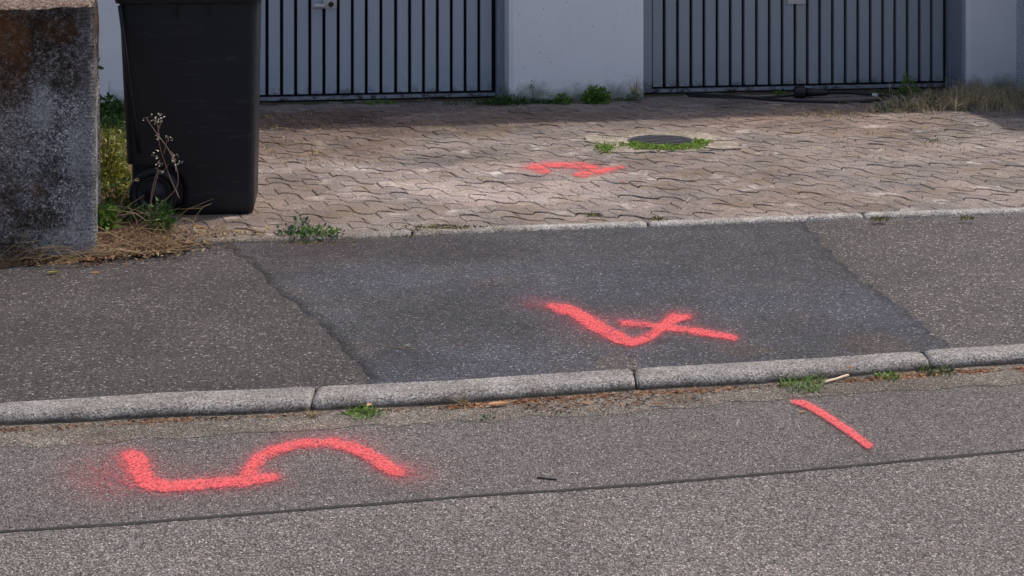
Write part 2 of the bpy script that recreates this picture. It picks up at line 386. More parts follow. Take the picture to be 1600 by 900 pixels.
# ------------------------------------------------------------------ lines on the ground
LJ = line([(0,832),(200,819),(404,803),(600,787),(780,773),(890,766.5),(1050,754),(1190,742),(1310,731),(1420,720.5),(1600,704)], 0)
LG = line([(0,701),(87,697.5),(231,688),(341,680),(480,673),(620,664),(780,655),(964,648),(1129,632),(1250,622),(1374,613),(1600,600)], 0)
LKF = line([(0,668),(120,663),(250,655),(400,650),(490,645),(570,641),(700,635),(800,627),(985,613),(1180,603),(1330,591),(1450,580),(1600,571)], 0)
LKB = line([(0,632),(120,625),(250,616),(400,611),(490,606),(570,603),(700,597),(800,590),(990,578),(1180,567),(1320,559),(1450,550),(1600,541)], ZS)
LUF = line([(280,384),(400,381),(640,372),(800,364),(1010,357),(1180,351),(1365,342),(1600,335)], ZS)
LUB = line([(280,373),(400,369.5),(640,359),(800,353),(1010,346),(1180,340),(1365,331.5),(1600,324)], ZD)
XR = [-14, -9, -6, -4.5] + [-3.5 + .05 * i for i in range(161)] + [5.5, 7, 9, 14]
def band(name, fa, fb, z, mat, nv=1, jit=0.0, za=None, zb=None, seed=0, edge=False):
    V, F = [], []
    for i, x in enumerate(XR):
        y0, y1 = fa(x), fb(x)
        if jit:
            y0 += (noise.noise(Vector((x * 9, seed, 0))) + .6 * noise.noise(Vector((x * 31, seed, 5)))) * jit
        for k in range(nv + 1):
            t = k / nv
            zz = z if za is None else za + (zb - za) * t
            V.append((x, y0 + (y1 - y0) * t, zz))
    for i in range(len(XR) - 1):
        for k in range(nv):
            q = i * (nv + 1) + k
            F.append((q, q + nv + 1, q + nv + 2, q + 1))
    o = tag(mesh_obj(name, V, F, mat), kind='structure')
    if edge: o.data.attributes.new('edge', 'FLOAT', 'POINT').data.foreach_set('value', [abs(V[q][1] - V[q // (nv + 1) * (nv + 1)][1]) for q in range(len(V))])
    return o
tag(mesh_obj('ground', [(-60, -40, -.06), (60, -40, -.06), (60, 80, -.06), (-60, 80, -.06)], [(0, 1, 2, 3)], M['ground']), kind='structure')
band('road', lambda x: -3.0, lambda x: yat(LJ, x), 0, M['road'])
band('road_edge_lane', lambda x: yat(LJ, x), lambda x: yat(LG, x) + .05, .0, M['road_edge'])
band('gutter', lambda x: yat(LG, x), lambda x: yat(LKF, x) + .03, .0035, M['gutter'], jit=.035, nv=6, za=.0006, zb=.004, edge=True)
# tar seal in the road joint
V, F = [], []
xs_ = [-3.5 + .012 * i for i in range(584)]
for i, x in enumerate(xs_):
    y = yat(LJ, x) + .0025 * noise.noise(Vector((x * 14, 3, 1)))
    w_ = .0058 + .0035 * noise.noise(Vector((x * 5, 8, 2))) + .0025 * noise.noise(Vector((x * 40, 1, 2)))
    V += [(x, y - w_, .001), (x, y - w_ * .4, .004), (x, y + w_ * .4, .004), (x, y + w_, .001)]
    if i: q = 4 * (i - 1); F += [(q + k, q + 4 + k, q + 5 + k, q + 1 + k) for k in range(3)]
tag(mesh_obj('tar_joint', V, F, M['tar'], smooth=True), kind='structure')
band('sidewalk', lambda x: yat(LKB, x) - .02, lambda x: yat(LUF, x) + .03, ZS, M['walk'])

# newer asphalt patch in the sidewalk
left = [(352,382),(372,398),(402,418),(425,447),(468,478),(508,512),(538,545),(566,575),(584,604)]
right = [(1498,548),(1452,515),(1415,484),(1385,462),(1345,437),(1318,412),(1292,388),(1264,352)]
Lw = [P(a_, b_, ZS + .004) for a_, b_ in left]; Rw = [P(a_, b_, ZS + .004) for a_, b_ in right][::-1]
def interp_edge(E, t):
    # E ordered top -> bottom ; t 0..1
    f = t * (len(E) - 1); i = min(int(f), len(E) - 2); return E[i].lerp(E[i + 1], f - i)
V, F = [], []
NT, NX = 60, 60
for i in range(NT + 1):
    t = i / NT
    l, r = interp_edge(Lw, t), interp_edge(Rw, t)
    l = l + Vector((.03 * noise.noise(Vector((t * 22, 1, 1))) + .014 * noise.noise(Vector((t * 70, 1, 1))), 0, 0)); r = r + Vector((.03 * noise.noise(Vector((t * 22, 4, 1))) + .014 * noise.noise(Vector((t * 70, 4, 1))), 0, 0))
    for k in range(NX + 1):
        s = k / NX
        x = l.x + (r.x - l.x) * s
        yb, yt = yat(LKB, x) - .012, yat(LUF, x) + .02
        yl = l.y + (r.y - l.y) * s
        V.append((x, min(max(yl, yb), yt), ZS + .004))
# re-map rows so that first row follows the upper edging and last the kerb
for k in range(NX + 1):
    x0 = V[k][0]; V[k] = (x0, yat(LUF, x0) + .02, ZS + .004)
    x1 = V[NT * (NX + 1) + k][0]; V[NT * (NX + 1) + k] = (x1, yat(LKB, x1) - .012, ZS + .004)
notch = [P(1322, 545, 0), P(1332, 521, 0), P(1362, 517, 0), P(1402, 535, 0), P(1420, 552, 0), P(1330, 556, 0)]
def inpoly(x, y, poly):
    c = False
    for i in range(len(poly)):
        a_, b_ = poly[i], poly[i - 1]
        if (a_[1] > y) != (b_[1] > y) and x < (b_[0] - a_[0]) * (y - a_[1]) / (b_[1] - a_[1]) + a_[0]: c = not c
    return c
for i in range(NT + 1):
    for k in (0, NX):
        v_ = V[i * (NX + 1) + k]; V[i * (NX + 1) + k] = (v_[0], v_[1], ZS + .0007)
for i in range(NT):
    for k in range(NX):
        q = i * (NX + 1) + k
        F.append((q, q + 1, q + NX + 2, q + NX + 1))
o = tag(mesh_obj('sidewalk_asphalt_patch', V, F, M['patch']), kind='structure')
wd_ = [min(abs(V[(q // (NX + 1)) * (NX + 1)][0] - V[q][0]), abs(V[(q // (NX + 1)) * (NX + 1) + NX][0] - V[q][0])) for q in range(len(V))]
o.data.attributes.new('edge', 'FLOAT', 'POINT').data.foreach_set('value', wd_)
# ------------------------------------------------------------------ kerb stones
def kerb_run(parent, name, xa, xb, front, back, zf, zb, mat, rad, seed, joint=.006, n=60, depth=.1):
    """one stone between xa..xb; rounded nose on the road side"""
    V, F = [], []
    prof = []
    K = 6
    for k in range(K + 1):
        th = math.pi / 2 * k / K
        prof.append((rad[0] * (1 - math.cos(th)), 'n', math.sin(th)))   # y offset from front, height fraction
    L = xb - xa - 2 * joint
    rows = []
    dz = (noise.noise(Vector((seed * 3.1, 0, 0)))) * .002
    for i in range(n + 1):
        x = xa + joint + L * i / n
        endc = min(i, n - i); e = .006 if endc == 0 else (.0015 if endc == 1 else 0)
        yf, yb = front(x), back(x)
        wob = .0035 * noise.noise(Vector((x * 12, seed, 0))) + .0018 * noise.noise(Vector((x * 45, seed, 3)))
        row = [(x, yf + wob, zf - depth), (x, yf + wob, zf + .001)]
        for yo, _, hf in prof:
            row.append((x, yf + wob + yo + .002 + .0022 * noise.noise(Vector((x * 55, hf * 2, seed))), zf + .001 + (zb - zf - .001) * hf - e + dz + (.0016 * noise.noise(Vector((x * 38, hf * 3, seed + 9))) if hf > .3 else 0)))
        for s in (.45, .7, .9):
            y = yf + rad[0] + (yb - yf - rad[0]) * s
            row.append((x, y, zb - e + dz + .002 * noise.noise(Vector((x * 20, y * 20, seed))) + .0012 * noise.noise(Vector((x * 60, y * 60, seed)))))
        row.append((x, yb, zb - .003 - e + dz)); row.append((x, yb, zf - depth))
        rows.append(row)
    m = len(rows[0])
    for r in rows: V += r
    for i in range(n):
        for k in range(m - 1):
            q = i * m + k; F.append((q, q + m, q + m + 1, q + 1))
    F.append(tuple(range(m))); F.append(tuple(n * m + k for k in range(m))[::-1])
    return mesh_obj(name, V, F, mat, parent, smooth=True)
fk = tag(empty('street_kerb', (0, 4.5, 0)), kind='structure')
JX = [P(-470, 0 + 660, 0).x, P(-10, 650, 0).x, P(493, 625, 0).x, P(990, 595, 0).x, P(1443, 566, 0).x]
st = JX[-1] - JX[-2]
js = [JX[0] - 2 * st, JX[0] - st] + JX + [JX[-1] + st * k for k in (1, 2, 3)]
def KF(x): return yat(LKF, x)
def KB(x): return yat(LKB, x)
for i in range(len(js) - 1):
    o = kerb_run(None, 'kerb_stone', js[i], js[i + 1], KF, KB, 0, ZS + .008, M['kerb'], (.030,), i + 1, joint=.0028)
    o.parent = fk; o.matrix_parent_inverse = fk.matrix_world.inverted(); o.location = (0, 0, 0)
ek = tag(empty('driveway_edging', (0, 6.9, 0)), kind='structure')
EX = [P(285, 378, ZD).x, P(643, 365, ZD).x, P(1013, 351, ZD).x, P(1352, 338, ZD).x]
st = EX[-1] - EX[-2]
js = EX + [EX[-1] + st * k for k in (1, 2, 3, 4)]
for i in range(len(js) - 1):
    o = kerb_run(None, 'edging_stone', js[i], js[i + 1], lambda x: yat(LUF, x), lambda x: yat(LUB, x), ZS - .004, ZD + .003, M['edging'], (.022,), i + 31, joint=.005)
    o.parent = ek
for r in (fk, ek):
    loc = r.location.copy()
    for ch in r.children:
        ch.matrix_parent_inverse = Matrix.Identity(4); ch.location = -loc

# ------------------------------------------------------------------ garage frame of reference
A0, B0 = P(404, 160.6, ZD), P(1477, 137.5, ZD)
U = (B0 - A0).normalized(); Nn = Vector((U.y, -U.x, 0))          # Nn points to the street
def Fp(u, v, z): p = A0 + U * u + Nn * v; return Vector((p.x, p.y, z))
def fu(px, v=0.0):
    k = (px - 800) / FPX
    O = A0 + Nn * v                       # (O+U u).x = k (O+U u).y
    return (k * O.y - O.x) / (U.x - k * U.y)
def fz(px, py, v=0.0):
    p = Fp(fu(px, v), v, 0); return H - (py - YH) / FPX * p.y
# ------------------------------------------------------------------ driveway
left_line = (P(262, 380, ZD), P(222, 190, ZD))
def xl(y):
    a_, b_ = left_line; return a_.x + (b_.x - a_.x) * (y - a_.y) / (b_.y - a_.y)
V = []; F = []
for i, x in enumerate(XR):
    V += [(x, yat(LUB, x) - .01, ZD - .0065), (x, 16, ZD - .0065)]
    if i: q = 2 * (i - 1); F.append((q, q + 2, q + 3, q + 1))
drive = tag(mesh_obj('driveway', V, F, M['bed']), kind='structure')
# pavers: oblique lattice of wavy interlocking stones
va, vb = Vector((.171, -.030)), Vector((.036, -.108))
O0 = Vector((-.78, 6.75))
def wave(t):
    t = t % 1.0
    # rounded square wave, -1..1
    s = math.sin(2 * math.pi * t)
    return max(-1, min(1, s * 1.6 + (.05 if s > 0 else -.05)))
AMP = .27
def edge_pts(j, i0, i1, n, gap):
    return [(i0 + (i1 - i0) * k / n, j + AMP * wave(i0 + (i1 - i0) * k / n) + gap) for k in range(n + 1)]
gj = .036
def lat(s, t): q = O0 + va * s + vb * t; return Vector((q.x, q.y))
def cell_poly(i, j):
    n = 12
    g = .014
    h_ = .5 if j % 2 else 0
    rr = random.Random(i * 131 + j)
    ga, gb = g * rr.uniform(.05, .5), g * rr.uniform(.05, .5)
    top = edge_pts(j, i + h_ + ga, i + h_ + 1 - gb, n, gj * rr.uniform(.5, 1.7))
    bot = edge_pts(j + 1, i + h_ + ga, i + h_ + 1 - gb, n, -gj * rr.uniform(.5, 1.7))
    return [lat(*p) for p in top + bot[::-1]]
def clip(poly, nx, ny, c):       # keep nx*x+ny*y >= c
    out = []
    for k in range(len(poly)):
        a_, b_ = poly[k - 1], poly[k]
        da, db = nx * a_.x + ny * a_.y - c, nx * b_.x + ny * b_.y - c
        if (da >= 0) != (db >= 0):
            t = da / (da - db); out.append(a_.lerp(b_, t))
        if db >= 0: out.append(b_)
    return out
def area(poly): return abs(sum(poly[k - 1].x * poly[k].y - poly[k].x * poly[k - 1].y for k in range(len(poly)))) / 2
def slab(poly, z, cx=0, cy=0, tilt=(0, 0), bev=.0035, hgt=.02):
    n = len(poly); V = []; F = []
    c = sum(poly, Vector((0, 0))) / n
    if sum(poly[k - 1].x * poly[k].y - poly[k].x * poly[k - 1].y for k in range(n)) < 0: poly = poly[::-1]
    def zt(p): return (p.x - c.x) * tilt[0] + (p.y - c.y) * tilt[1]
    for p in poly: V.append((p.x - cx, p.y - cy, z - hgt))
    for p in poly: V.append((p.x - cx, p.y - cy, z - bev + zt(p)))
    for p in poly:
        q = p + (c - p).normalized() * min(bev * 1.3, (c - p).length * .3)
        V.append((q.x - cx, q.y - cy, z + zt(p)))
    for k in range(n):
        k2 = (k + 1) % n
        F.append((k, k2, n + k2, n + k)); F.append((n + k, n + k2, 2 * n + k2, 2 * n + k))
    F.append(tuple(range(2 * n, 3 * n))); return V, F
MC = P(1033, 221.5, ZD)                           # manhole centre
cells = []
for j in range(-48, 10):
    for i in range(-30, 60):
        poly = cell_poly(i, j); c = sum(poly, Vector((0, 0))) / len(poly)
        if c.x < xl(c.y) - .15 or c.x > 6 or c.y > Fp(0, 0, 0).y + (c.x - A0.x) * U.y / U.x + .3: continue
        if c.y < yat(LUB, c.x) - .15: continue
        full = True
        x0 = c.x; y0 = yat(LUB, x0) + .004; sl_ = (yat(LUB, x0 + .1) - yat(LUB, x0 - .1)) / .2
        p2 = clip(poly, -sl_, 1, y0 - sl_ * x0)
        a_, b_ = left_line; k_ = (b_.x - a_.x) / (b_.y - a_.y)
        p2 = clip(p2, 1, -k_, a_.x - k_ * a_.y) if len(p2) > 2 else p2
        if len(p2) > 2:                     # garage side
            g0 = A0 + Nn * .0
            p2 = clip(p2, Nn.x, Nn.y, Nn.x * g0.x + Nn.y * g0.y)
        if len(p2) < 3 or area(p2) < .0012: continue
        if (Vector((c.x, c.y)) - Vector((MC.x, MC.y))).length < .16: continue
        d = c.y; px = 800 + c.x / d * FPX
        vis = -20 < px < 1620
        cells.append((((1 / d ** 3) if vis else 0) * area(p2), c, p2, len(p2) == len(poly) and abs(area(p2) - area(poly)) < 1e-7, j % 2))
cells.sort(key=lambda q: -q[0])
shared = {}
restV, restF = [], []
for idx, (wgt, c, poly, full, par) in enumerate(cells):
    z = ZD + rnd.uniform(-.0022, .0022) + .002 * noise.noise(Vector((c.x * 1.5, c.y * 1.5, 0)))
    tl = (rnd.uniform(-.016, .016), rnd.uniform(-.026, .026))
    if idx < 300:
        if full:
            key = (par, rnd.randint(0, 2))
            if key not in shared:
                v_, f_ = slab(poly, 0, c.x, c.y)
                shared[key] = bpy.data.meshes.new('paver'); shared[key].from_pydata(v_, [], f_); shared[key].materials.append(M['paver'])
            o = bpy.data.objects.new('paver', shared[key]); COL.objects.link(o)
        else:
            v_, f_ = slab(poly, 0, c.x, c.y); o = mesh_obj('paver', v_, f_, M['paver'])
        o.location = (c.x, c.y, z); o.rotation_euler = (tl[1], -tl[0], rnd.uniform(-.012, .012)); o.parent = drive
    else:
        v_, f_ = slab(poly, z, 0, 0, tl); b = len(restV); restV += v_; restF += [tuple(b + k for k in f) for f in f_]
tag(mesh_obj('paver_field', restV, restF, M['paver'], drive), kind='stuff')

# ------------------------------------------------------------------ manhole
ml = Vector((MC.x, MC.y, ZD))
mh = tag(empty('manhole', ml), 'round ribbed iron drain cover set in a cracked sandy concrete square', 'manhole')
def sub(name, V, F, mat, parent=mh, off=ml, **k): return mesh_obj(name, [Vector(v) - off for v in V], F, mat, parent, **k)
RC = .168
outer = [P(*q, ZD) for q in ((908, 214), (985, 207), (1098, 205.5), (1152, 223), (1158, 233), (1062, 238), (950, 240), (930, 228))]
NS = 48
inn = [Vector((MC.x + RC * 1.04 * math.cos(2 * math.pi * k / NS), MC.y + RC * 1.04 * math.sin(2 * math.pi * k / NS), 0)) for k in range(NS)]
oc = []
for k in range(NS):
    d = Vector((math.cos(2 * math.pi * k / NS), math.sin(2 * math.pi * k / NS)))
    best = 0
    for q in range(len(outer)):
        a_, b_ = outer[q - 1], outer[q]
        e = Vector((b_.x - a_.x, b_.y - a_.y)); den = d.x * e.y - d.y * e.x
        if abs(den) < 1e-9: continue
        t = ((a_.x - MC.x) * e.y - (a_.y - MC.y) * e.x) / den; s = ((a_.x - MC.x) * d.y - (a_.y - MC.y) * d.x) / den
        if t > 0 and -1e-6 <= s <= 1 + 1e-6: best = max(best, t)
    r = max(best, RC * 1.12) + .035 * noise.noise(Vector((k * .9, 0, 0)))
    oc.append(Vector((MC.x + r * d.x, MC.y + r * d.y, 0)))
cuts = [0, 7, 15, 20, 27, 35, 42, 48]       # the collar is cracked into pieces
for a_, b_ in zip(cuts, cuts[1:]):
    V, F = [], []
    dz = rnd.uniform(.002, .007)
    ks = [a_ + .22] + list(range(a_ + 1, b_)) + [b_ - .22]
    for kk in ks:
        k0 = int(kk) % NS; k1 = (int(kk) + 1) % NS; f = kk - int(kk)
        pi, po = inn[k0].lerp(inn[k1], f), oc[k0].lerp(oc[k1], f)
        for p, z in ((pi, ZD - .02), (pi, ZD + dz), (po, ZD + dz), (po, ZD - .02)): V.append(Vector((p.x, p.y, z)))
    m = len(ks)
    for i in range(m - 1):
        for k in range(3): q = 4 * i + k; F.append((q, q + 4, q + 5, q + 1))
    F.append((0, 1, 2, 3)); F.append(tuple(4 * (m - 1) + k for k in range(4))[::-1])
    sub('collar_piece', V, F, M['collar'])
V, F = [], []                                    # iron ring
for k in range(NS):
    c_, s_ = math.cos(2 * math.pi * k / NS), math.sin(2 * math.pi * k / NS)
    for r, z in ((RC * 1.03, ZD - .02), (RC * 1.03, ZD + .007), (RC * .95, ZD + .007), (RC * .94, ZD - .019)):
        V.append(Vector((MC.x + r * c_, MC.y + r * s_, z)))
for k in range(NS):
    for j in range(3): q = 4 * k + j; q2 = 4 * ((k + 1) % NS) + j; F.append((q, q2, q2 + 1, q + 1))
sub('frame_ring', V, F, M['iron'])
V = [Vector((MC.x + RC * .95 * math.cos(2 * math.pi * k / NS), MC.y + RC * .95 * math.sin(2 * math.pi * k / NS), ZD - .018)) for k in range(NS)]
cov = sub('cover', V, [tuple(range(NS))], M['iron'])
for k in range(-3, 4):                           # raised ribs of the cover
    off = k * .042; hl = math.sqrt(max(0, (RC * .92) ** 2 - off ** 2))
    a_ = R(-14); ux, uy = math.cos(a_), math.sin(a_)
    V = []
    for sx in (-hl, hl):
        for yy, z in ((-.010, ZD - .018), (-.008, ZD + .010), (.008, ZD + .010), (.010, ZD - .018)):
            V.append(Vector((MC.x + ux * sx - uy * (off + yy), MC.y + uy * sx + ux * (off + yy), z)))
    sub('rib', V, [(0, 4, 5, 1), (1, 5, 6, 2), (2, 6, 7, 3), (0, 1, 2, 3), (7, 6, 5, 4)], M['iron'], parent=cov)

# ------------------------------------------------------------------ garage
gl = Fp(0, 0, ZD)
gar = tag(empty('garage', gl), 'low white plastered garage block with two grey slatted doors behind the driveway', 'garage')
def boxF(name, u0, u1, v0, v1, z0, z1, mat, parent=gar, bev=0, off=gl):
    bm = bmesh.new()
    vs = [bm.verts.new(Fp(u, v, z) - off) for u in (u0, u1) for v in (v0, v1) for z in (z0, z1)]
    for f in ((0, 1, 3, 2), (4, 6, 7, 5), (0, 4, 5, 1), (2, 3, 7, 6), (0, 2, 6, 4), (1, 5, 7, 3)): bm.faces.new([vs[k] for k in f])
    if bev: bmesh.ops.bevel(bm, geom=list(bm.edges), offset=bev, segments=2, affect='EDGES')
    return bm_obj(name, bm, mat, parent)
REC = .24                        # reveal depth in front of the door plane
TOP, LIN = 2.2, 1.95
uL0, uL1 = fu(228), fu(786.5)    # left opening, door plane
uR0, uR1 = fu(992), fu(1486)
wallR = fu(1583, REC)
for i, (a_, b_) in enumerate(((-7.5, uL0), (uL1, uR0), (uR1, wallR + .5))):
    # piers: front skin to behind the door plane, subdivided and softly uneven
    bm = bmesh.new(); nu, nz_ = 30, 26
    def pt(u, v, z):
        q = Fp(u, v, z); q += Nn * (.004 * noise.noise(Vector((u * 3, z * 3, i))) + .0012 * noise.noise(Vector((u * 22, z * 22, i)))) * (1 if v > 0 else 0)
        return q - gl
    grid = [[bm.verts.new(pt(a_ + (b_ - a_) * s / nu, REC - (.009 if s in (0, nu) else 0), -.02 + (TOP + .02) * (t / nz_) ** 1.3)) for t in range(nz_ + 1)] for s in range(nu + 1)]
    for s in range(nu):
        for t in range(nz_): bm.faces.new((grid[s][t], grid[s + 1][t], grid[s + 1][t + 1], grid[s][t + 1]))
    for s in (0, nu):
        uu = a_ if s == 0 else b_
        bk = [bm.verts.new(pt(uu, -.15, -.02 + (TOP + .02) * (t / nz_) ** 1.3)) for t in range(nz_ + 1)]
        fr = [bm.verts.new(pt(uu, REC - .009, -.02 + (TOP + .02) * (t / nz_) ** 1.3)) for t in range(nz_ + 1)]
        for t in range(nz_): bm.faces.new((grid[s][t], grid[s][t + 1], fr[t + 1], fr[t])); bm.faces.new((fr[t], fr[t + 1], bk[t + 1], bk[t]))
    bmesh.ops.remove_doubles(bm, verts=bm.verts, dist=.0005)
    bm_obj('wall', bm, M['plaster'], gar, smooth=False)
boxF('lintel', uL0, uL1, -.15, REC - .004, LIN, TOP, M['plaster'])
boxF('lintel', uR0, uR1, -.15, REC - .004, LIN, TOP, M['plaster'])
boxF('rear_wall', -7.5, wallR + .5, -5.6, -5.4, 0, TOP, M['plaster'])
boxF('side_wall', -7.5, -7.3, -5.398, -.152, 0, TOP, M['plaster'])
# roof slab with a slightly tapering overhang
bm = bmesh.new()
pl = [(-7.8, -5.8), (wallR + .5, -5.8), (wallR + .5, REC + .22), (fu(1000), REC + .30), (-7.8, REC + .42)]
lo = [bm.verts.new(Fp(u, v, TOP + .002) - gl) for u, v in pl]; hi = [bm.verts.new(Fp(u, v, TOP + .16) - gl) for u, v in pl]
bm.faces.new(lo); bm.faces.new(hi[::-1])
for k in range(5): bm.faces.new((lo[k - 1], lo[k], hi[k], hi[k - 1]))
bm_obj('roof', bm, M['roof'], gar)

def door(gaps, uA, uB, mat, label, first_plain=None, bare=None, frR=None):
    d = empty('garage_door', (0, 0, 0)); d.parent = gar; d['label'] = label
    zb0, zb1 = ZD + .012, ZD + .032
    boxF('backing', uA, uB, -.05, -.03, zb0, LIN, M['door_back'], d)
    boxF('frame', uA, uA + .018, -.028, .03, ZD, LIN, mat, d, .002)
    boxF('frame', frR or uB - .016, uB, -.028, .05, ZD, LIN, M['trim'], d, .002)
    boxF('bottom_rail', uA + .02, (frR or uB) - .003, -.028, .022, zb0, zb1, M['trim'], d, .003)
    ed = sorted(gaps); hw = .0092
    proto = {}
    for k in range(len(ed) - 1):
        a_, b_ = ed[k] + hw, ed[k + 1] - hw
        if b_ - a_ < .01: continue
        wd = round(b_ - a_, 3); mm = M['door_bare'] if bare and abs((a_ + b_) / 2 - bare) < .03 else mat
        cu = (a_ + b_) / 2
        o = boxF('slat', cu - wd / 2, cu + wd / 2, -.027, .008 + rnd.uniform(-.001, .001), zb1 + .014, LIN - .01, mm, d, .0025)
        if mm is M['door_bare']: o['label'] = 'unpainted greenish slat under the handle'
    return d
gapsL = [417.1,439.9,461.9,484,506,528.3,550.4,572.2,595,618.1,639.9,661.7,683.2,705,726.5,748,770.3]
gl_ = [fu(x) for x in gapsL]; p = gl_[1] - gl_[0]
gl_ = [gl_[0] - p * k for k in range(8, 0, -1)] + gl_
gl_ = [g for g in gl_ if g > uL0 + .03]
dl = door([uL0 + .02] + gl_, uL0, uL1, M['door_a'], 'blue-grey slatted up-and-over door', frR=fu(774.5))
gapsR = [1019.2,1037.5,1058.2,1079.2,1099.4,1119.9,1140.6,1160.6,1181.5,1201.5,1221.5,1241.7,1261,1280.3,1300.2,1320.2,1339.8,1359.3,1378.7,1397.6,1417,1435.9,1454.8,1475]
gr_ = [fu(x) for x in gapsR]
dr = door(gr_[1:], uR0, uR1, M['door_b'], 'darker grey slatted door', bare=(gr_[11] + gr_[12]) / 2, frR=fu(1479))
# plain closing panels at the left side of the right door
boxF('side_panel', uR0 + .02, gr_[0] - .0015, -.027, .004, ZD + .034, LIN - .01, M['door_b'], dr, .002)
boxF('side_panel', gr_[0] + .0015, gr_[1] - .0105, -.027, .009, ZD + .046, LIN - .01, M['door_b'], dr, .002)
boxF('jamb_strip', uL1 + .001, uL1 + .022, .055, REC - .02, ZD, LIN, M['trim'], dl, .002)
boxF('jamb_strip', uR1 - .020, uR1 - .001, .054, REC - .03, ZD, LIN, M['trim'], dr, .002)
boxF('threshold', uL0 + .002, uL1 - .002, -.12, .10, -.02, ZD + .002, M['bed'], gar)
boxF('threshold', uR0 + .002, uR1 - .002, -.12, .10, -.02, ZD + .002, M['bed'], gar)
# handles
def handle(par, px0, px1, pyb, lever, label):
    u0, u1 = fu(px0), fu(px1); z0 = fz((px0 + px1) / 2, pyb)
    boxF('handle_plate', u0, u1, .01, .016, z0, z0 + .09, M['metal'], par, .002)
    if lever:
        uc, zc = fu(517), fz(517, 6.5)
        V, F = [], []
        c = Fp(uc, .016, zc) - gl
        ring = [c + (U * math.cos(t) + Vector((0, 0, 1)) * math.sin(t)) * .016 for t in [2 * math.pi * k / 20 for k in range(20)]]
        V = ring + [q + Nn * .006 for q in ring] + [c + Nn * .006 + (q - c) * .45 for q in ring] + [c + Nn * .001 + (q - c) * .42 for q in ring]
        for a_ in range(3):
            for k in range(20): F.append((a_ * 20 + k, a_ * 20 + (k + 1) % 20, (a_ + 1) * 20 + (k + 1) % 20, (a_ + 1) * 20 + k))
        F.append(tuple(range(60, 80))); mesh_obj('lock', V, F, M['lockhole'], par)
        V, F = [], []
        z = fz(500, 8)
        tube(V, F, smoothpath([Fp(fu(507), .016, z) - gl, Fp(fu(505), .05, z) - gl, Fp(fu(498), .06, z) - gl, Fp(fu(489), .06, z + .002) - gl], 5), [.010] * 5 + [.014] * 5 + [.0165] * 6, 10)
        mesh_obj('handle_lever', V, F, M['metal'], par, smooth=True)
handle(dl, 504, 526, 13, True, '')
handle(dr, 1229, 1258, 6, False, '')

# ------------------------------------------------------------------ neighbour's rough rendered wall on the right
c0 = Fp(fu(1583, REC), REC, 0); c0.x += .02
bm = bmesh.new()
nx0, ny0, ny1 = c0.x, 9.20, c0.y + 3
poly = [(nx0 + .10, ny0), (nx0, c0.y), (nx0 - .02, ny1), (nx0 + 4, ny1), (nx0 + 4, ny0 + .4)]
lo = [bm.verts.new((x - nx0, y - ny0, -.03)) for x, y in poly]; hi = [bm.verts.new((x - nx0, y - ny0, 1.42)) for x, y in poly]
bm.faces.new(lo); bm.faces.new(hi)
for k in range(5): bm.faces.new((lo[k - 1], lo[k], hi[k], hi[k - 1]))
bmesh.ops.bevel(bm, geom=list(bm.edges), offset=.012, segments=2, affect='EDGES')
o = bm_obj('rendered_wall', bm, M['render']); o.location = (nx0, ny0, 0)
tag(o, 'pale rough rendered boundary wall at the far right beside the garage', 'wall')

# ------------------------------------------------------------------ gate pillar (left)
pa = P(148, 401, .03)                              # right front bottom corner
ang = R(12.2); ex = Vector((math.cos(ang), math.sin(ang), 0)); ey = Vector((-math.sin(ang), math.cos(ang), 0))
pW, pD, pH = .78, .46, .928
bm = bmesh.new()
def pil(s, t, z): return pa - ex * s + ey * t + Vector((0, 0, z))
def rock(p, amt=1):
    return Vector((noise.noise(p * 9), noise.noise(p * 9 + Vector((7, 1, 3))), noise.noise(p * 9 + Vector((2, 9, 4))))) * .006 * amt + \
           Vector((noise.noise(p * 48), noise.noise(p * 48 + Vector((7, 1, 3))), noise.noise(p * 48 + Vector((2, 9, 4))))) * .0022 * amt
N1, N2, N3 = 56, 30, 70
def quadgrid(f, n1, n2):
    g = [[bm.verts.new(f(i / n1, j / n2)) for j in range(n2 + 1)] for i in range(n1 + 1)]
    for i in range(n1):
        for j in range(n2): bm.faces.new((g[i][j], g[i + 1][j], g[i + 1][j + 1], g[i][j + 1]))
def taper(z): return .010 * (z / pH)
def rd(s, t, z):
    # round the arrises: pull the corners inwards
    r = .012
    p = pil(s + (taper(z)), t, z)
    ds = min(s, pW - s); dt = min(t, pD - t); dzt = pH - z
    for a_, b_, na, nb in ((ds, dt, 1 if s < pW / 2 else -1, 1 if t < pD / 2 else -1),):
        if a_ < 1e-6 and b_ < 1e-6: p += (-ex * -na + ey * nb) * r * .6
    if dzt < 1e-6 and (ds < 1e-6 or dt < 1e-6): p -= Vector((0, 0, r * 1.0 + .006 * abs(noise.noise(p * 30))))
    q = p + rock(p, 1 if dzt > .02 else 1.6)
    return q - pa
quadgrid(lambda a_, b_: rd(a_ * pW, 0, b_ * (pH + .1) - .1), N1, N3)
quadgrid(lambda a_, b_: rd(0, a_ * pD, b_ * (pH + .1) - .1), N2, N3)
quadgrid(lambda a_, b_: rd(pW, a_ * pD, b_ * (pH + .1) - .1), 8, 20)
quadgrid(lambda a_, b_: rd(a_ * pW, pD, b_ * (pH + .1) - .1), N1 // 2, 20)
bmesh.ops.remove_doubles(bm, verts=bm.verts, dist=.0008)
pr = tag(empty('gate_pillar', pa), 'square weathered stone pillar with black and rusty lichen left of the bin', 'pillar')
bm_obj('shaft', bm, M['stone'], pr, smooth=True)
bm = bmesh.new()
quadgrid(lambda a_, b_: rd(a_ * pW, b_ * pD, pH) + Vector((0, 0, .008 * noise.noise(rd(a_ * pW, b_ * pD, pH) * 14))) * (1 if 0 < b_ < 1 and 0 < a_ < 1 else 0), 60, 36)
bm_obj('top_face', bm, M['cap'], pr, smooth=True)

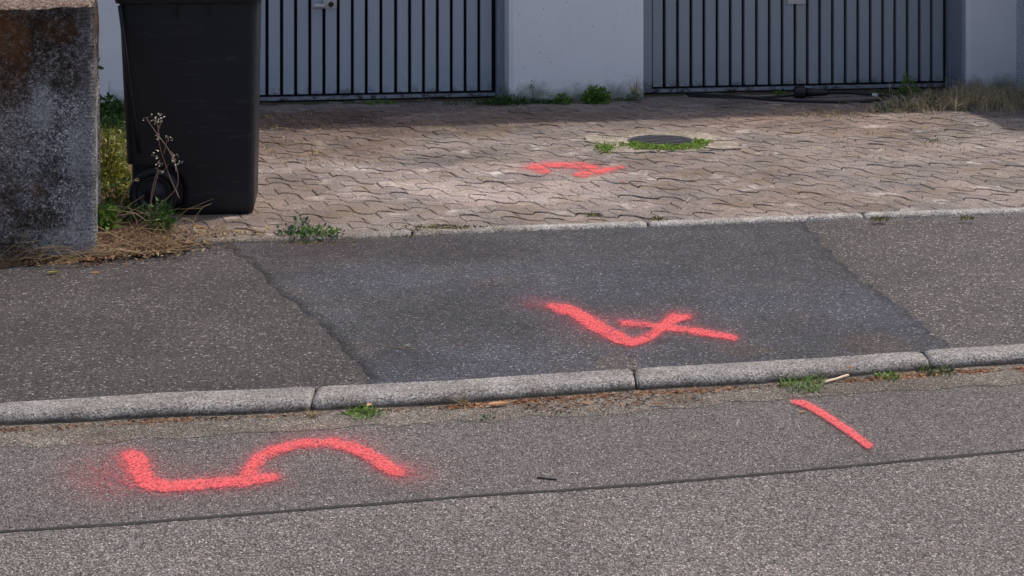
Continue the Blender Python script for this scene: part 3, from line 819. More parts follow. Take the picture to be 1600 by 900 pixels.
# soil strip beside and behind the pillar
V, F = [], []
sx = [-4.2 + .045 * i for i in range(66)]; NY = 60
def soil_front(x):
    base = line([(0, 417), (100, 412), (180, 402), (240, 394), (290, 385)], ZS)
    return yat(base, x) if x < base[-1].x else base[-1].y
for i, x in enumerate(sx):
    for k in range(NY + 1):
        t = k / NY; y0 = soil_front(x) + .05 * noise.noise(Vector((x * 9, 0, 0))) + .02 * noise.noise(Vector((x * 33, 0, 0))); y1 = 9.8
        y = y0 + (y1 - y0) * t ** 1.4
        xm = min(x, xl(y) + .02)
        edge_ = min(1, (y - y0) / .12)
        z = ZS + .001 + (.022 + .012 * noise.noise(Vector((x * 6, y * 6, 0))) + .008 * noise.noise(Vector((x * 30, y * 30, 0)))) * edge_
        V.append((xm, y, z))
for i in range(len(sx) - 1):
    for k in range(NY): q = i * (NY + 1) + k; F.append((q, q + NY + 1, q + NY + 2, q + 1))
tag(mesh_obj('soil_bed', V, F, M['soil'], smooth=True), kind='structure')

# ------------------------------------------------------------------ wheelie bin, seen from its side
bl = P(332, 341, ZD); bl.y += .24; bl.x -= .031
bn = tag(empty('wheelie_bin', bl), 'dark charcoal wheeled rubbish bin standing on the pavers beside the stone pillar', 'bin')
bn.rotation_euler = (0, 0, R(6))
# local frame: +x = front of the bin (right in the photo), -x = wheel side, y = across; z up
def ring(x0, x1, y0, y1, z, r=.03, n=5):
    out = []
    for cx, cy, a0 in ((x1 - r, y1 - r, 0), (x0 + r, y1 - r, 90), (x0 + r, y0 + r, 180), (x1 - r, y0 + r, 270)):
        for k in range(n + 1):
            t = R(a0 + 90 * k / n); out.append((cx + r * math.cos(t), cy + r * math.sin(t), z))
    return out
def loft(rings, cap0=True, cap1=True):
    V, F = [], []; n = len(rings[0])
    for r in rings: V += r
    for i in range(len(rings) - 1):
        for k in range(n): k2 = (k + 1) % n; F.append((i * n + k, i * n + k2, (i + 1) * n + k2, (i + 1) * n + k))
    if cap0: F.append(tuple(range(n))[::-1])
    if cap1: F.append(tuple((len(rings) - 1) * n + k for k in range(n)))
    return V, F
# x extents (from the centre of the visible foot)
def bx(z):       # rear, front edge of the side face at height z
    t = z / .85
    return (-.332 - .035 * t, .168 + .014 * t)
def by(z):
    t = z / .85; return (-.185 - .05 * t, .185 + .05 * t)
rings = []
for z in (.0, .006, .03, .08, .12, .16, .19, .205, .215, .24, .4, .6, .75, .87):
    a_, b_ = bx(z); c_, d_ = by(z); ins = .012 if z == 0 else (.004 if z == .006 else 0)
    if z < .21: a_ = -.228 + math.sqrt(max(0, .110 ** 2 - (z - .10) ** 2)) if z > .04 else -.13   # wheel arch
    rings.append(ring(a_ + ins, b_ - ins, c_ + ins, d_ - ins, z, .034))
V, F = loft(rings); body = mesh_obj('body', V, F, M['bin'], bn, smooth=True)
md = body.modifiers.new('edge', 'EDGE_SPLIT'); md.split_angle = R(50)
V, F = loft([ring(-.325, -.10, -.168, .168, z, .03) for z in (.045, .05, .214)])
mesh_obj('axle_housing', V, F, M['bin'], bn)
# raised rear flange along the side face (pale edge seen in the photo)
for sy in (-1, 1):
    V, F = [], []
    pts = []
    for z in (.26, .4, .6, .86):
        a_, b_ = bx(z); y = by(z)[0 if sy < 0 else 1]
        t = z / .85
        pts.append(Vector((a_ + .075 - .068 * t + .0, y + sy * .001, z)))
    tube(V, F, pts, [.008, .009, .009, .009], 6); mesh_obj('side_ridge', V, F, M['bin'], bn, smooth=True)
# rear deep channel: slim dark box behind the ridge
# rim and ribs
rg = []
for z, o_ in ((.864, 0), (.868, .014), (.892, .02), (.912, .02), (.914, .012)):
    a_, b_ = bx(.83); c_, d_ = by(.83); rg.append(ring(a_ - o_ - .002, b_ + o_ + .002, c_ - o_ - .002, d_ + o_ + .002, z, .045))
V, F = loft(rg, True, True); mesh_obj('rim', V, F, M['bin'], bn)
for dx in (-.135, -.005):
    bmv = []
    y = by(.84)[0]
    for (xx, yy, z) in ((-.004, 0, .812), (.004, 0, .812), (.005, -.016, .866), (-.005, -.016, .866), (.005, .01, .866), (-.005, .01, .866)):
        bmv.append((dx + xx, y + yy, z))
    mesh_obj('rib', bmv, [(0, 1, 2, 3), (0, 3, 5), (1, 4, 2), (3, 2, 4, 5)], M['bin'], bn)
# lid: shallow domed cover with lip, hinge and handle bar at the rear
rg = []
for z, o_ in ((.916, .026), (.924, .03), (.942, .028), (.975, -.01), (.995, -.10)):
    a_, b_ = bx(.83); c_, d_ = by(.83); rg.append(ring(a_ - o_ * .4, b_ + o_, c_ - o_, d_ + o_, z, .06))
V, F = loft(rg); mesh_obj('lid', V, F, M['bin'], bn, smooth=True)
V, F = [], []
a_ = bx(.83)[0]
tube(V, F, [Vector((a_ - .05, y, .925)) for y in (-.2, -.1, 0, .1, .2)], .015, 10)
for y in (-.17, .17): tube(V, F, [Vector((a_ + .01, y, .91)), Vector((a_ - .05, y, .925))], .014, 8)
mesh_obj('handle', V, F, M['bin'], bn, smooth=True)
# wheels
for sy in (-1, 1):
    yc = sy * .205; wx, wz, wr = -.228, .100, .100
    def disc(prof, name, mat, parent):
        V, F = [], []; n = 36
        for r, yo in prof:
            for k in range(n):
                t = 2 * math.pi * k / n; V.append((wx + r * math.cos(t), yc + sy * yo, wz + r * math.sin(t)))
        for i in range(len(prof) - 1):
            for k in range(n): k2 = (k + 1) % n; F.append((i * n + k, i * n + k2, (i + 1) * n + k2, (i + 1) * n + k))
        return mesh_obj(name, V, F, mat, parent, smooth=True)
    wh = disc([(.06, -.02), (.075, -.022), (.072, .012), (.066, .016), (.055, .008), (.03, .008), (.022, .02), (.002, .022)], 'wheel', M['bin'], bn)
    disc([(.072, -.022), (.094, -.02), (.1, -.01), (.1, .01), (.094, .02), (.076, .022), (.072, .014)], 'tyre', M['rubber'], wh)
V, F = [], []
tube(V, F, [Vector((-.228, -.2, .1)), Vector((-.228, .2, .1))], .011, 10); mesh_obj('axle', V, F, M['metal'], bn)

# ------------------------------------------------------------------ cable with plug at the right door
def cab(px, py, h=.008): q = P(px, py, ZD + h); return q
pts = [cab(1072, 146.5), cab(1110, 149), cab(1150, 151.5), cab(1190, 154.5), cab(1230, 157.5), cab(1280, 159), cab(1330, 159), cab(1372, 156.5), cab(1388, 152.5), cab(1378, 149.5), cab(1355, 147, .012), cab(1330, 145.3, .02), cab(1310, 144.8, .028), cab(1294, 145, .032)]
cl = pts[5].copy()
cb = tag(empty('power_cable', cl), 'black cable lying in a loop with a heavy plug before the right garage door', 'cable')
V, F = [], []; tube(V, F, smoothpath(pts, 8), .0098, 8); mesh_obj('cord', [v - cl for v in V], F, M['cable'], cb, smooth=True)
V, F = [], []; tube(V, F, smoothpath([cab(1075, 149.5), cab(1120, 152), cab(1170, 152.5), cab(1215, 151), cab(1240, 148.5)], 8), .006, 8)
mesh_obj('cord', [v - cl for v in V], F, M['cable'], cb, smooth=True)
V, F = [], []
a_, b_ = cab(1296, 145, .032), cab(1258, 144, .036)
tube(V, F, [a_.lerp(b_, t) for t in (0, .15, .4, .7, 1)], [.010, .017, .022, .024, .026], 14)
mesh_obj('plug_grip', [v - cl for v in V], F, M['cable'], cb, smooth=True)
V, F = [], []
c_ = cab(1241, 143.5, .038)
tube(V, F, [b_.lerp(c_, t) for t in (0, .05, .12, .8, 1)], [.028, .036, .038, .036, .030], 14)
mesh_obj('plug_head', [v - cl for v in V], F, M['cable'], cb)
V, F = [], []
tube(V, F, [cab(1363, 148.2, .010), cab(1367, 148.4, .010), cab(1371, 148.8, .010)], .0095, 8); mesh_obj('tape', [v - cl for v in V], F, M['white_tag'], cb)

# ------------------------------------------------------------------ plants
def blades(V, F, c, n, h, spread, wd=.003, lean=.6, zb=None, rng=rnd, flat=False):
    for _ in range(n):
        a_ = rng.uniform(0, 2 * math.pi); r = spread * math.sqrt(rng.random())
        b = Vector((c.x + r * math.cos(a_), c.y + r * math.sin(a_), c.z))
        az = rng.uniform(0, 2 * math.pi); hh = h * rng.uniform(.45, 1.1); ln = lean * rng.uniform(.2, 1.3)
        d = Vector((math.cos(az), math.sin(az), 0)); s = Vector((-d.y, d.x, 0)); tw = rng.uniform(-.6, .6); s = (s + Vector((0, 0, tw))).normalized()
        base = len(V); w_ = wd * rng.uniform(.6, 1.3)
        K = 4
        for k in range(K):
            t = k / K
            p = b + d * (ln * hh * t * t) + Vector((0, 0, hh * (t - .35 * ln * t * t)))
            V.append(p - s * w_ * (1 - t * .7)); V.append(p + s * w_ * (1 - t * .7))
        t = 1; V.append(b + d * (ln * hh) + Vector((0, 0, hh * (1 - .35 * ln))))
        for k in range(K - 1): q = base + 2 * k; F.append((q, q + 1, q + 3, q + 2))
        F.append((base + 2 * K - 2, base + 2 * K - 1, base + 2 * K))
def leaves(V, F, c, n, rx, ry, h, size, rng=rnd, elong=1.8):
    for _ in range(n):
        while True:
            u, v, w_ = rng.uniform(-1, 1), rng.uniform(-1, 1), rng.random()
            if u * u + v * v + w_ * w_ < 1: break
        p = Vector((c.x + u * rx, c.y + v * ry, c.z + w_ * h))
        d = Vector((u + rng.uniform(-.8, .8), v + rng.uniform(-.8, .8), rng.uniform(-.3, 1.0))).normalized()
        s = d.cross(Vector((rng.uniform(-1, 1), rng.uniform(-1, 1), rng.uniform(-.2, 1)))).normalized()
        L = size * rng.uniform(.6, 1.4); W = L / elong
        nrm = d.cross(s)
        b = len(V)
        V.extend([p, p + d * L * .35 + s * W * .5, p + d * L * .75 + s * W * .35 + nrm * L * .05, p + d * L + nrm * L * .1, p + d * L * .75 - s * W * .35 + nrm * L * .05, p + d * L * .35 - s * W * .5])
        F.append((b, b + 1, b + 2, b + 3, b + 4, b + 5))
def stems(V, F, c, n, rx, h, r=.0012, rng=rnd, zf=1):
    for _ in range(n):
        az = rng.uniform(0, 6.28); t = c + Vector((math.cos(az) * rx * rng.random(), math.sin(az) * rx * rng.random() * zf, h * rng.uniform(.5, 1)))
        m_ = c.lerp(t, .5) + Vector((rng.uniform(-.1, .1) * rx, 0, .1 * h)); tube(V, F, [c, m_, t], [r, r, r * .5], 4)
def weed(name, label, cat, px, py, z, parts, group=None):
    """parts: list of (part_name, material, [calls]) ; a one-part weed is one mesh"""
    c = P(px, py, z)
    e = tag(empty(name, c), label, cat, group)
    for pn, mt, calls in parts:
        V, F = [], []
        for fn in calls: fn(V, F, c)
        o = mesh_obj(pn, [v - c for v in V], F, mt, e)
        if name == 'weed': o['kind'] = 'stuff'
    return e
def B(n, h, sp, wd=.003, lean=.6, dx=0, dy=0): return lambda V, F, c: blades(V, F, c + Vector((dx, dy, 0)), n, h, sp, wd, lean)
def Lf(n, rx, ry, h, size, el=1.8, dx=0, dy=0, dz=0): return lambda V, F, c: leaves(V, F, c + Vector((dx, dy, dz)), n, rx, ry, h, size, elong=el)
def St(n, rx, h, r=.0012): return lambda V, F, c: stems(V, F, c, n, rx, h, r)

g1 = 'weeds along the foot of the garage'
weed('weed', 'bright green leafy weed against the white pillar between the garage doors, the biggest there', 'weed', 931, 161, ZD, [('foliage', M['green'], [Lf(420, .085, .04, .10, .022), B(10, .07, .05, .002)]), ('stem', M['dgreen'], [St(9, .05, .08)])], g1)
weed('weed', 'small light green weed left of the biggest weed at the white pillar foot', 'weed', 881, 162, ZD, [('foliage', M['green'], [Lf(200, .055, .03, .06, .017)])], g1)
weed('weed', 'low green weed strip at the foot of the left door frame', 'weed', 793, 163, ZD, [('foliage', M['dgreen'], [Lf(330, .13, .05, .05, .017), B(30, .07, .12, .002)])], g1)
weed('weed', 'thin pale upright weed against the white pillar near the left door', 'weed', 833, 162, ZD, [('foliage', M['bgreen'], [Lf(40, .018, .015, .13, .012), Lf(90, .09, .03, .03, .013)]), ('stem', M['bgreen'], [St(4, .02, .16)])], g1)
weed('weed', 'yellow flowering weed at the right edge of the white pillar', 'weed', 992, 158, ZD, [('foliage', M['dgreen'], [Lf(60, .045, .02, .06, .014)]), ('stem', M['stalk'], [St(14, .07, .17, .0009)]), ('flower', M['yellow'], [Lf(9, .03, .02, .03, .012, 1.1, 0, 0, .055)]), ('seed_head', M['seed'], [Lf(26, .05, .02, .12, .006, 1.2, -.02, 0, .07)])], g1)
weed('weed', 'slim green weed growing up the left slats of the right garage door', 'weed', 1040, 143, ZD, [('foliage', M['green'], [Lf(46, .022, .02, .12, .016)]), ('stem', M['dgreen'], [St(4, .02, .12)])], g1)
weed('weed', 'small green weed left of the cable plug', 'weed', 1219, 150, ZD, [('foliage', M['green'], [Lf(60, .05, .03, .035, .014), B(14, .04, .04, .0015)])], g1)
weed('weed', 'tall green weed standing in dry grass before the right garage door', 'weed', 1419, 148, ZD, [('foliage', M['green'], [Lf(150, .055, .04, .13, .022)]), ('stem', M['dgreen'], [St(6, .04, .15)])], g1)
weed('weed', 'low green weed under the bottom rail of the left garage door', 'weed', 590, 162, ZD, [('foliage', M['green'], [Lf(150, .12, .03, .02, .013), B(26, .035, .11, .0015, 1.2)])], g1)
weed('weed', 'tiny weed and straw at the right end of the left door rail', 'weed', 661, 159, ZD, [('foliage', M['straw'], [B(14, .04, .04, .0012, 1.2), Lf(20, .05, .02, .02, .01)])], g1)

V, F = [], []
for _ in range(150):
    px = rnd.choice([rnd.uniform(700, 990), rnd.uniform(740, 870)]); q = P(px, 161.5 - (px - 800) * .022 + rnd.gauss(0, 1.2), ZD)
    leaves(V, F, q, 8, .04, .02, .022, .013); blades(V, F, q, 2, .04, .03, .0014, .9)
tag(mesh_obj('low_weeds', V, F, M['dgreen']), 'low green weeds in the joint along the foot of the white pillar', 'weeds', kind='stuff')
V, F = [], []; V2, F2 = [], []; V3, F3 = [], []
for _ in range(150):
    px = rnd.uniform(146, 232); py = rnd.uniform(168, 330)
    if px > 205 and py < 300: px -= 40
    q = P(px, py, ZS + .02)
    t = rnd.random()
    if py < 210: leaves(V3, F3, q, 26, .07, .05, .07, .022)
    elif t < .45: leaves(V, F, q, 26, .06, .05, .07, .020); blades(V, F, q, 4, .10, .05, .002, .7)
    elif t < .7: leaves(V3, F3, q, 24, .06, .05, .06, .020)
    else: blades(V2, F2, q, 9, .09, .07, .0016, 1.3)
tag(mesh_obj('undergrowth', V, F, M['ygreen']), 'yellow green undergrowth in sun between the stone pillar and the bin', 'weeds', kind='stuff')
tag(mesh_obj('dark_undergrowth', V3, F3, M['dgreen']), 'dark green low plants behind the stone pillar by the wall', 'weeds', kind='stuff')
tag(mesh_obj('dry_undergrowth', V2, F2, M['straw']), 'dry stems tangled in the weeds behind the stone pillar', 'dry grass', kind='stuff')
# dry grass by the right door and wall
V, F = [], []; V2, F2 = [], []
for _ in range(240):
    px = 1385 + 275 * rnd.random() ** .7; py = rnd.uniform(147, 172) - (px - 1500) * .02
    if rnd.random() < .2: py = rnd.uniform(158, 178)
    blades(V, F, P(px, py, ZD), rnd.randint(7, 15), rnd.uniform(.05, .17) * (1.15 if px > 1490 else .75), .07, .0021, 1.1)
for _ in range(110):
    px = rnd.uniform(1370, 1640); py = rnd.uniform(146, 176)
    blades(V2, F2, P(px, py, ZD), 6, .05, .05, .0014, 1.1); leaves(V2, F2, P(px, py, ZD), 12, .06, .04, .025, .014)
tag(mesh_obj('dry_grass', V, F, M['dstraw']), 'thick dull dry grass in front of the wall right of the garage door', 'dry grass', kind='stuff')
tag(mesh_obj('low_grass', V2, F2, M['dgreen']), 'short dark green ground cover among the dry grass at the right', 'grass', kind='stuff')
V, F = [], []
for _ in range(150):       # little dead tufts in the paving joints
    px = rnd.choice([rnd.uniform(405, 1600), rnd.gauss(480, 50), rnd.gauss(1330, 90)]); py = rnd.uniform(160, 250) if px > 600 else rnd.uniform(170, 260)
    if px < 405: continue
    q = P(px, py, ZD); blades(V, F, q, rnd.randint(2, 6), rnd.uniform(.015, .05), .03, .0019, 1.6)
for _ in range(90):
    q = P(abs(rnd.gauss(0, 90)) + 408, rnd.uniform(178, 262), ZD + .002); blades(V, F, q, rnd.randint(3, 8), rnd.uniform(.012, .03), .025, .0017, 1.8)
for _ in range(50):
    q = P(rnd.gauss(1340, 70), rnd.gauss(176, 7), ZD); blades(V, F, q, 9, .05, .06, .0018, 1.5)
tag(mesh_obj('joint_straw', V, F, M['straw']), 'small dead straw tufts in the joints of the pavers', 'dry grass', kind='stuff')
V, F = [], []
for cx_, cy_, sx_, sy_, n in ((700, 356, 60, 3, 120), (925, 336, 12, 3, 40), (1030, 343, 12, 2, 40), (1375, 343, 12, 2.5, 60), (1512, 342, 12, 2, 40), (1460, 222, 12, 5, 30), (620, 371, 60, 2, 80), (480, 381, 60, 2.5, 120)):
    for _ in range(n):
        q = P(rnd.gauss(cx_, sx_ * .6), rnd.gauss(cy_, sy_ * .5), ZD + .002 if cy_ < 370 else ZS); leaves(V, F, q, 3, .012, .008, .006, .008)
for _ in range(70):
    q = P(rnd.uniform(410, 1600), rnd.uniform(205, 335), ZD); leaves(V, F, q, 4, .02, .005, .005, .007)
tag(mesh_obj('moss', V, F, M['moss']), 'yellow green moss in the joints along the driveway edging', 'moss', kind='stuff')
# moss crescent before the manhole
V, F = [], []
for _ in range(1000):
    t = R(rnd.uniform(212, 352)); r = RC * (1.02 + (.5 + .35 * noise.noise(Vector((t * 4, 0, 0)))) * rnd.random())
    q = Vector((MC.x + r * math.cos(t), MC.y + r * math.sin(t) * 1.15, ZD + .006)); leaves(V, F, q, 2, .008, .008, .018, .012)
for _ in range(120):
    q = P(rnd.gauss(946, 8), rnd.gauss(233, 3), ZD + .005); leaves(V, F, q, 3, .012, .01, .02, .012)
o = mesh_obj('moss_clump', [v - MC for v in V], F, M['bright_moss']); o.location = MC
tag(o, 'thick green moss growing along the near rim of the manhole', 'moss', kind='stuff')

# plant at the edging in front of the bin
weed('weed', 'bushy grey green weed growing over the driveway edging right of the bin', 'weed', 484, 367, ZD, [('foliage', M['bgreen'], [Lf(150, .15, .06, .032, .017, 2.3), Lf(26, .03, .03, .085, .018, 2.0, -.035), Lf(18, .03, .02, .05, .016, 2, -.10), B(34, .045, .12, .0016, 1.0)]), ('low_foliage', M['green'], [Lf(130, .10, .05, .022, .016, 1.8, .02)]), ('stem', M['dgreen'], [St(12, .10, .06)])])
weed('weed', 'fresh green grass tuft in the gutter below the middle kerb stone', 'weed', 566, 647, 0.003, [('foliage', M['green'], [B(90, .022, .055, .0016, 1.3), Lf(60, .045, .02, .012, .012)])], 'grass tufts in the gutter')
weed('weed', 'tan dead grass tuft at the left kerb joint', 'weed', 490, 650, 0.003, [('foliage', M['straw'], [B(60, .022, .018, .001, 1.4)])], 'grass tufts in the gutter')
weed('weed', 'wide green grass tuft at the kerb left of the pale stick', 'weed', 1256, 603, 0.003, [('foliage', M['green'], [B(150, .034, .07, .0016, 1.2)])], 'grass tufts in the gutter')
weed('weed', 'small green tuft with a pale leaf right of the pale stick', 'weed', 1388, 589, 0.003, [('foliage', M['green'], [B(50, .018, .04, .0014, 1.4), Lf(30, .04, .015, .01, .01)])], 'grass tufts in the gutter')
weed('weed', 'green grass tuft under the right kerb joint', 'weed', 1462, 583, 0.003, [('foliage', M['dgreen'], [B(80, .026, .05, .0014, 1.2), Lf(30, .06, .015, .01, .01)])], 'grass tufts in the gutter')
weed('weed', 'tiny straw tuft at the kerb left of the big tan leaf', 'weed', 724, 634, 0.003, [('foliage', M['straw'], [B(26, .03, .012, .001, .9)])], 'grass tufts in the gutter')
weed('weed', 'tiny green seedling in the gutter below the big tan leaf', 'weed', 760, 655, 0.003, [('foliage', M['bgreen'], [Lf(22, .022, .012, .008, .009)])], 'grass tufts in the gutter')
V, F = [], []; blades(V, F, P(985, 582, ZS), 12, .016, .012, .0009, 1.2)

# weeds around pillar and bin
zs = ZS + .025
g2 = 'weeds between the stone pillar and the bin'
weed('weed', 'green weed behind the pillar against the garage wall', 'weed', 168, 186, zs, [('foliage', M['dgreen'], [Lf(260, .10, .08, .13, .03), Lf(10, .02, .02, .05, .03, 1.5, -.06, 0, .26), B(30, .13, .08, .003)]), ('stem', M['dgreen'], [St(10, .07, .14), St(2, .03, .3)])], g2)
weed('weed', 'sunlit yellow green bush just right of the pillar', 'weed', 168, 290, zs, [('foliage', M['ygreen'], [Lf(330, .075, .10, .25, .024), B(24, .26, .07, .003, .4)]), ('stem', M['brown'], [St(16, .08, .27, .002)])], g2)
weed('weed', 'green weed at the right foot of the pillar', 'weed', 166, 357, zs, [('foliage', M['green'], [Lf(170, .045, .06, .10, .026), B(34, .13, .05, .0026, .5)]), ('stem', M['dgreen'], [St(8, .05, .1)])], g2)
weed('weed', 'feathery green weed in front of the bin wheel', 'weed', 250, 362, zs, [('foliage', M['dgreen'], [Lf(260, .055, .05, .12, .020, 2.6), B(24, .15, .04, .002, .5)]), ('stem', M['green'], [St(10, .05, .12)])], g2)
weed('weed', 'dark green weed in shade left of the bin wheel', 'weed', 212, 347, zs, [('foliage', M['dgreen'], [Lf(170, .07, .05, .07, .024, 2.2)])], g2)
# tall dry stalk plant
def stalkpath(pp, z=.03, yb=358):
    b = P(pp[0][0], pp[0][1], zs); out = []
    for a_, c_ in pp:
        d = b.y - .02; out.append(Vector(((a_ - 800) / FPX * d, d, H - (c_ - YH) / FPX * d)))
    return out
stp = empty('dry_weed', P(235, 362, zs)); tag(stp, 'tall dry brown weed stalk with tiny pale seed heads before the bin', 'weed')
o0 = stp.location.copy()
V, F = [], []
base_y = o0.y
def SP(pts, r0, r1):
    q = [Vector(((a_ - 800) / FPX * base_y, base_y + k * .004, H - (c_ - YH) / FPX * base_y)) for k, (a_, c_) in enumerate(pts)]
    n = (len(q) - 1) * 4 + 1; s_ = smoothpath(q, 4); tube(V, F, s_, [r0 + (r1 - r0) * i / (n - 1) for i in range(n)], 5)
main = [[(234, 362), (240, 338), (250, 320), (274, 296), (276, 270), (264, 240), (254, 225), (246, 215), (238, 205), (225, 186)],
        [(274, 296), (266, 280), (258, 258), (250, 235), (245, 212)], [(274, 296), (280, 310)],
        [(246, 215), (247, 203), (244, 192), (238, 188)], [(247, 203), (250, 194), (250, 184)], [(256, 240), (260, 222), (263, 216)],
        [(275, 268), (272, 250), (266, 236)], [(232, 350), (237, 300), (245, 270), (254, 268), (262, 258)], [(232, 345), (236, 315), (243, 285), (245, 268)],
        [(181, 342), (194, 304), (206, 285), (213, 280), (216, 285)], [(180, 340), (200, 322), (225, 306)], [(180, 338), (205, 334), (230, 334)],
        [(190, 378), (212, 350), (240, 330), (232, 345)], [(205, 378), (212, 352), (214, 346)], [(150, 372), (180, 360), (215, 352)], [(245, 262), (247, 272), (240, 290)]]
for m_ in main: SP(m_, .0021, .0009)
mesh_obj('stalk', [v - o0 for v in V], F, M['stalk'], stp)
V, F = [], []
for (a_, c_, n) in ((225, 184, 3), (238, 187, 5), (247, 190, 14), (251, 184, 6), (246, 212, 6), (263, 217, 9), (273, 250, 8), (276, 256, 6), (246, 258, 10), (243, 248, 6), (255, 268, 3), (241, 238, 2), (216, 284, 3)):
    for _ in range(n):
        q = Vector(((a_ + rnd.gauss(0, 3) - 800) / FPX * base_y, base_y + rnd.uniform(-.02, .03), H - (c_ + rnd.gauss(0, 3) - YH) / FPX * base_y)); leaves(V, F, q, 2, .002, .002, .003, .007, elong=1.3)
mesh_obj('seed_head', [v - o0 for v in V], F, M['seed'], stp)['kind'] = 'stuff'
o = weed('dry_weed', 'single thin bent grass stalk in front of the dark bin', 'weed', 300, 358, ZD, [('foliage', M['dstraw'], [lambda V, F, c: tube(V, F, [c, c + Vector((.012, 0, .045)), c + Vector((.04, 0, .085)), c + Vector((.075, 0, .10))], [.0016, .0014, .001, .0008], 4)])])
V, F = [], []
for _ in range(120):
    px = rnd.choice([rnd.gauss(215, 42), rnd.uniform(150, 330), rnd.uniform(-20, 150)])
    py = (rnd.uniform(345, 398) if px > 150 else rnd.uniform(398, 410)); q = P(px, py, ZS + .02)
    L = rnd.uniform(.05, .26); az = rnd.choice([rnd.uniform(.1, .9), rnd.uniform(2.2, 3.3), rnd.uniform(-.4, .3)])
    e_ = q + Vector((math.cos(az) * L, -math.sin(az) * L * .4, abs(rnd.gauss(0, .06))))
    m_ = q.lerp(e_, .5) + Vector((0, 0, rnd.uniform(0, .03))); tube(V, F, [q, m_, e_], [.0012, .0010, .0006], 4)
tag(mesh_obj('straw_stalks', V, F, M['straw']), 'long fallen straw stalks strewn at the foot of the pillar and the bin', 'dry grass', kind='stuff')
weed('dry_weed', 'short pale grass stalks at the foot of the bin right of the bent stalk', 'weed', 343, 364, ZD, [('foliage', M['straw'], [B(12, .07, .03, .0012, .5), B(20, .02, .09, .001, 1.5)])])

# litter
def litter(name, label, mat, spots, size, flat=.5, kind='stuff', extra_blades=0):
    V, F = [], []
    for (x0, x1, fy, sd_, n, z) in spots:
        for _ in range(n):
            px = rnd.gauss((x0 + x1) / 2, (x1 - x0) * .27) if x1 - x0 < 170 and n > 400 else rnd.uniform(x0, x1)
            if noise.noise(Vector((px * .022, z * 50, len(name)))) < rnd.uniform(-.6, .15): continue
            q = P(px, fy(px) + rnd.gauss(0, sd_), z + .003)
            d = Vector((rnd.uniform(-1, 1), rnd.uniform(-1, 1), rnd.uniform(-.2, .3) * flat)).normalized(); s = Vector((-d.y, d.x, rnd.uniform(-.5, .5))).normalized()
            L = size * rnd.uniform(.4, 1.5); W = L * rnd.uniform(.15, .6); b = len(V)
            V.extend([q - d * L / 2, q + s * W / 2 + Vector((0, 0, .1 * L)), q + d * L / 2, q - s * W / 2]); F.append((b, b + 1, b + 2, b + 3))
            if extra_blades and rnd.random() < extra_blades: blades(V, F, q, 1, .05, .01, .0009, 2.0)
    return tag(mesh_obj(name, V, F, mat), label, 'leaf litter', kind=kind)
def gfy(off): return lambda px: (lambda x: YH + FPX * H / (yat(LKF, x)))( (px - 800) / FPX * 4.55) + off
litter('leaf_litter', 'rusty red brown crumbled leaves lying along the kerb in the gutter', M['rust'], [(700, 820, gfy(1.5), 2.2, 380, 0), (990, 1150, gfy(1.5), 2.2, 300, 0), (1320, 1620, gfy(1.5), 2.0, 700, 0), (200, 300, gfy(2), 2.5, 110, 0), (0, 30, gfy(2), 2, 25, 0), (820, 960, gfy(1), 2, 350, 0)], .015)
litter('gutter_debris', 'dark earthy crumbs and straw lying in the gutter under the kerb', M['brown'], [(-20, 1620, gfy(1), 1.8, 1700, 0), (820, 1100, gfy(10), 7, 500, 0), (-10, 120, gfy(3), 2.5, 150, 0)], .014)
pf = lambda px: 409 - .02 * px
litter('dead_leaves', 'dead brown leaves and roots piled at the foot of the stone pillar', M['brown'], [(-30, 160, lambda px: 406 - .03 * px, 4, 2400, ZS), (-60, 60, lambda px: 400, 6, 700, ZS + .012), (140, 300, lambda px: 396 - (px - 150) * .09, 5, 2000, ZS + .012), (150, 290, lambda px: 370, 9, 1600, ZS + .028)], .022, 1.5, extra_blades=.25)
litter('dry_twigs', 'straw coloured twigs and leaf bits between the pillar and the driveway edging', M['straw'], [(140, 300, lambda px: 386 - (px - 150) * .05, 8, 520, ZS + .02), (250, 420, lambda px: 362, 5, 260, ZD), (-20, 150, lambda px: 404, 5, 160, ZS)], .02, 1.5, extra_blades=.3)
litter('rust_leaf_crumbs', 'rusty crumbs lying beneath the left end of the driveway edging', M['rust'], [(400, 560, lambda px: 384 - (px - 400) * .032, 1.6, 900, ZS), (100, 200, lambda px: 412, 3, 160, ZS), (600, 900, lambda px: 376 - (px - 600) * .045, 1.2, 500, ZS)], .009)
V, F = [], []       # scattered small stones / chips on the asphalt
for _ in range(2600):
    px, py = rnd.uniform(0, 1600), rnd.choice([rnd.uniform(395, 600), rnd.uniform(700, 899)]); z = ZS + .006 if py < 620 else .001
    q = P(px, py, z)
    if not (q.y > yat(LKB, q.x) + .03 and q.y < yat(LUF, q.x) - .03 and py < 620) and not (q.y < yat(LG, q.x) and py > 640): continue
    if q.x < xl(6.5) and py < 420: continue
    r = rnd.uniform(.0012, .003); b = len(V)
    ang_ = rnd.uniform(0, 3)
    for k in range(4): V.append(q + Vector((r * math.cos(ang_ + k * 1.57), r * math.sin(ang_ + k * 1.57), 0)))
    V.append(q + Vector((0, 0, r))); F += [(b, b + 1, b + 4), (b + 1, b + 2, b + 4), (b + 2, b + 3, b + 4), (b + 3, b, b + 4)]
tag(mesh_obj('grit', V, F, M['edging']), 'pale grains of grit lying loose on the asphalt', 'grit', kind='stuff')

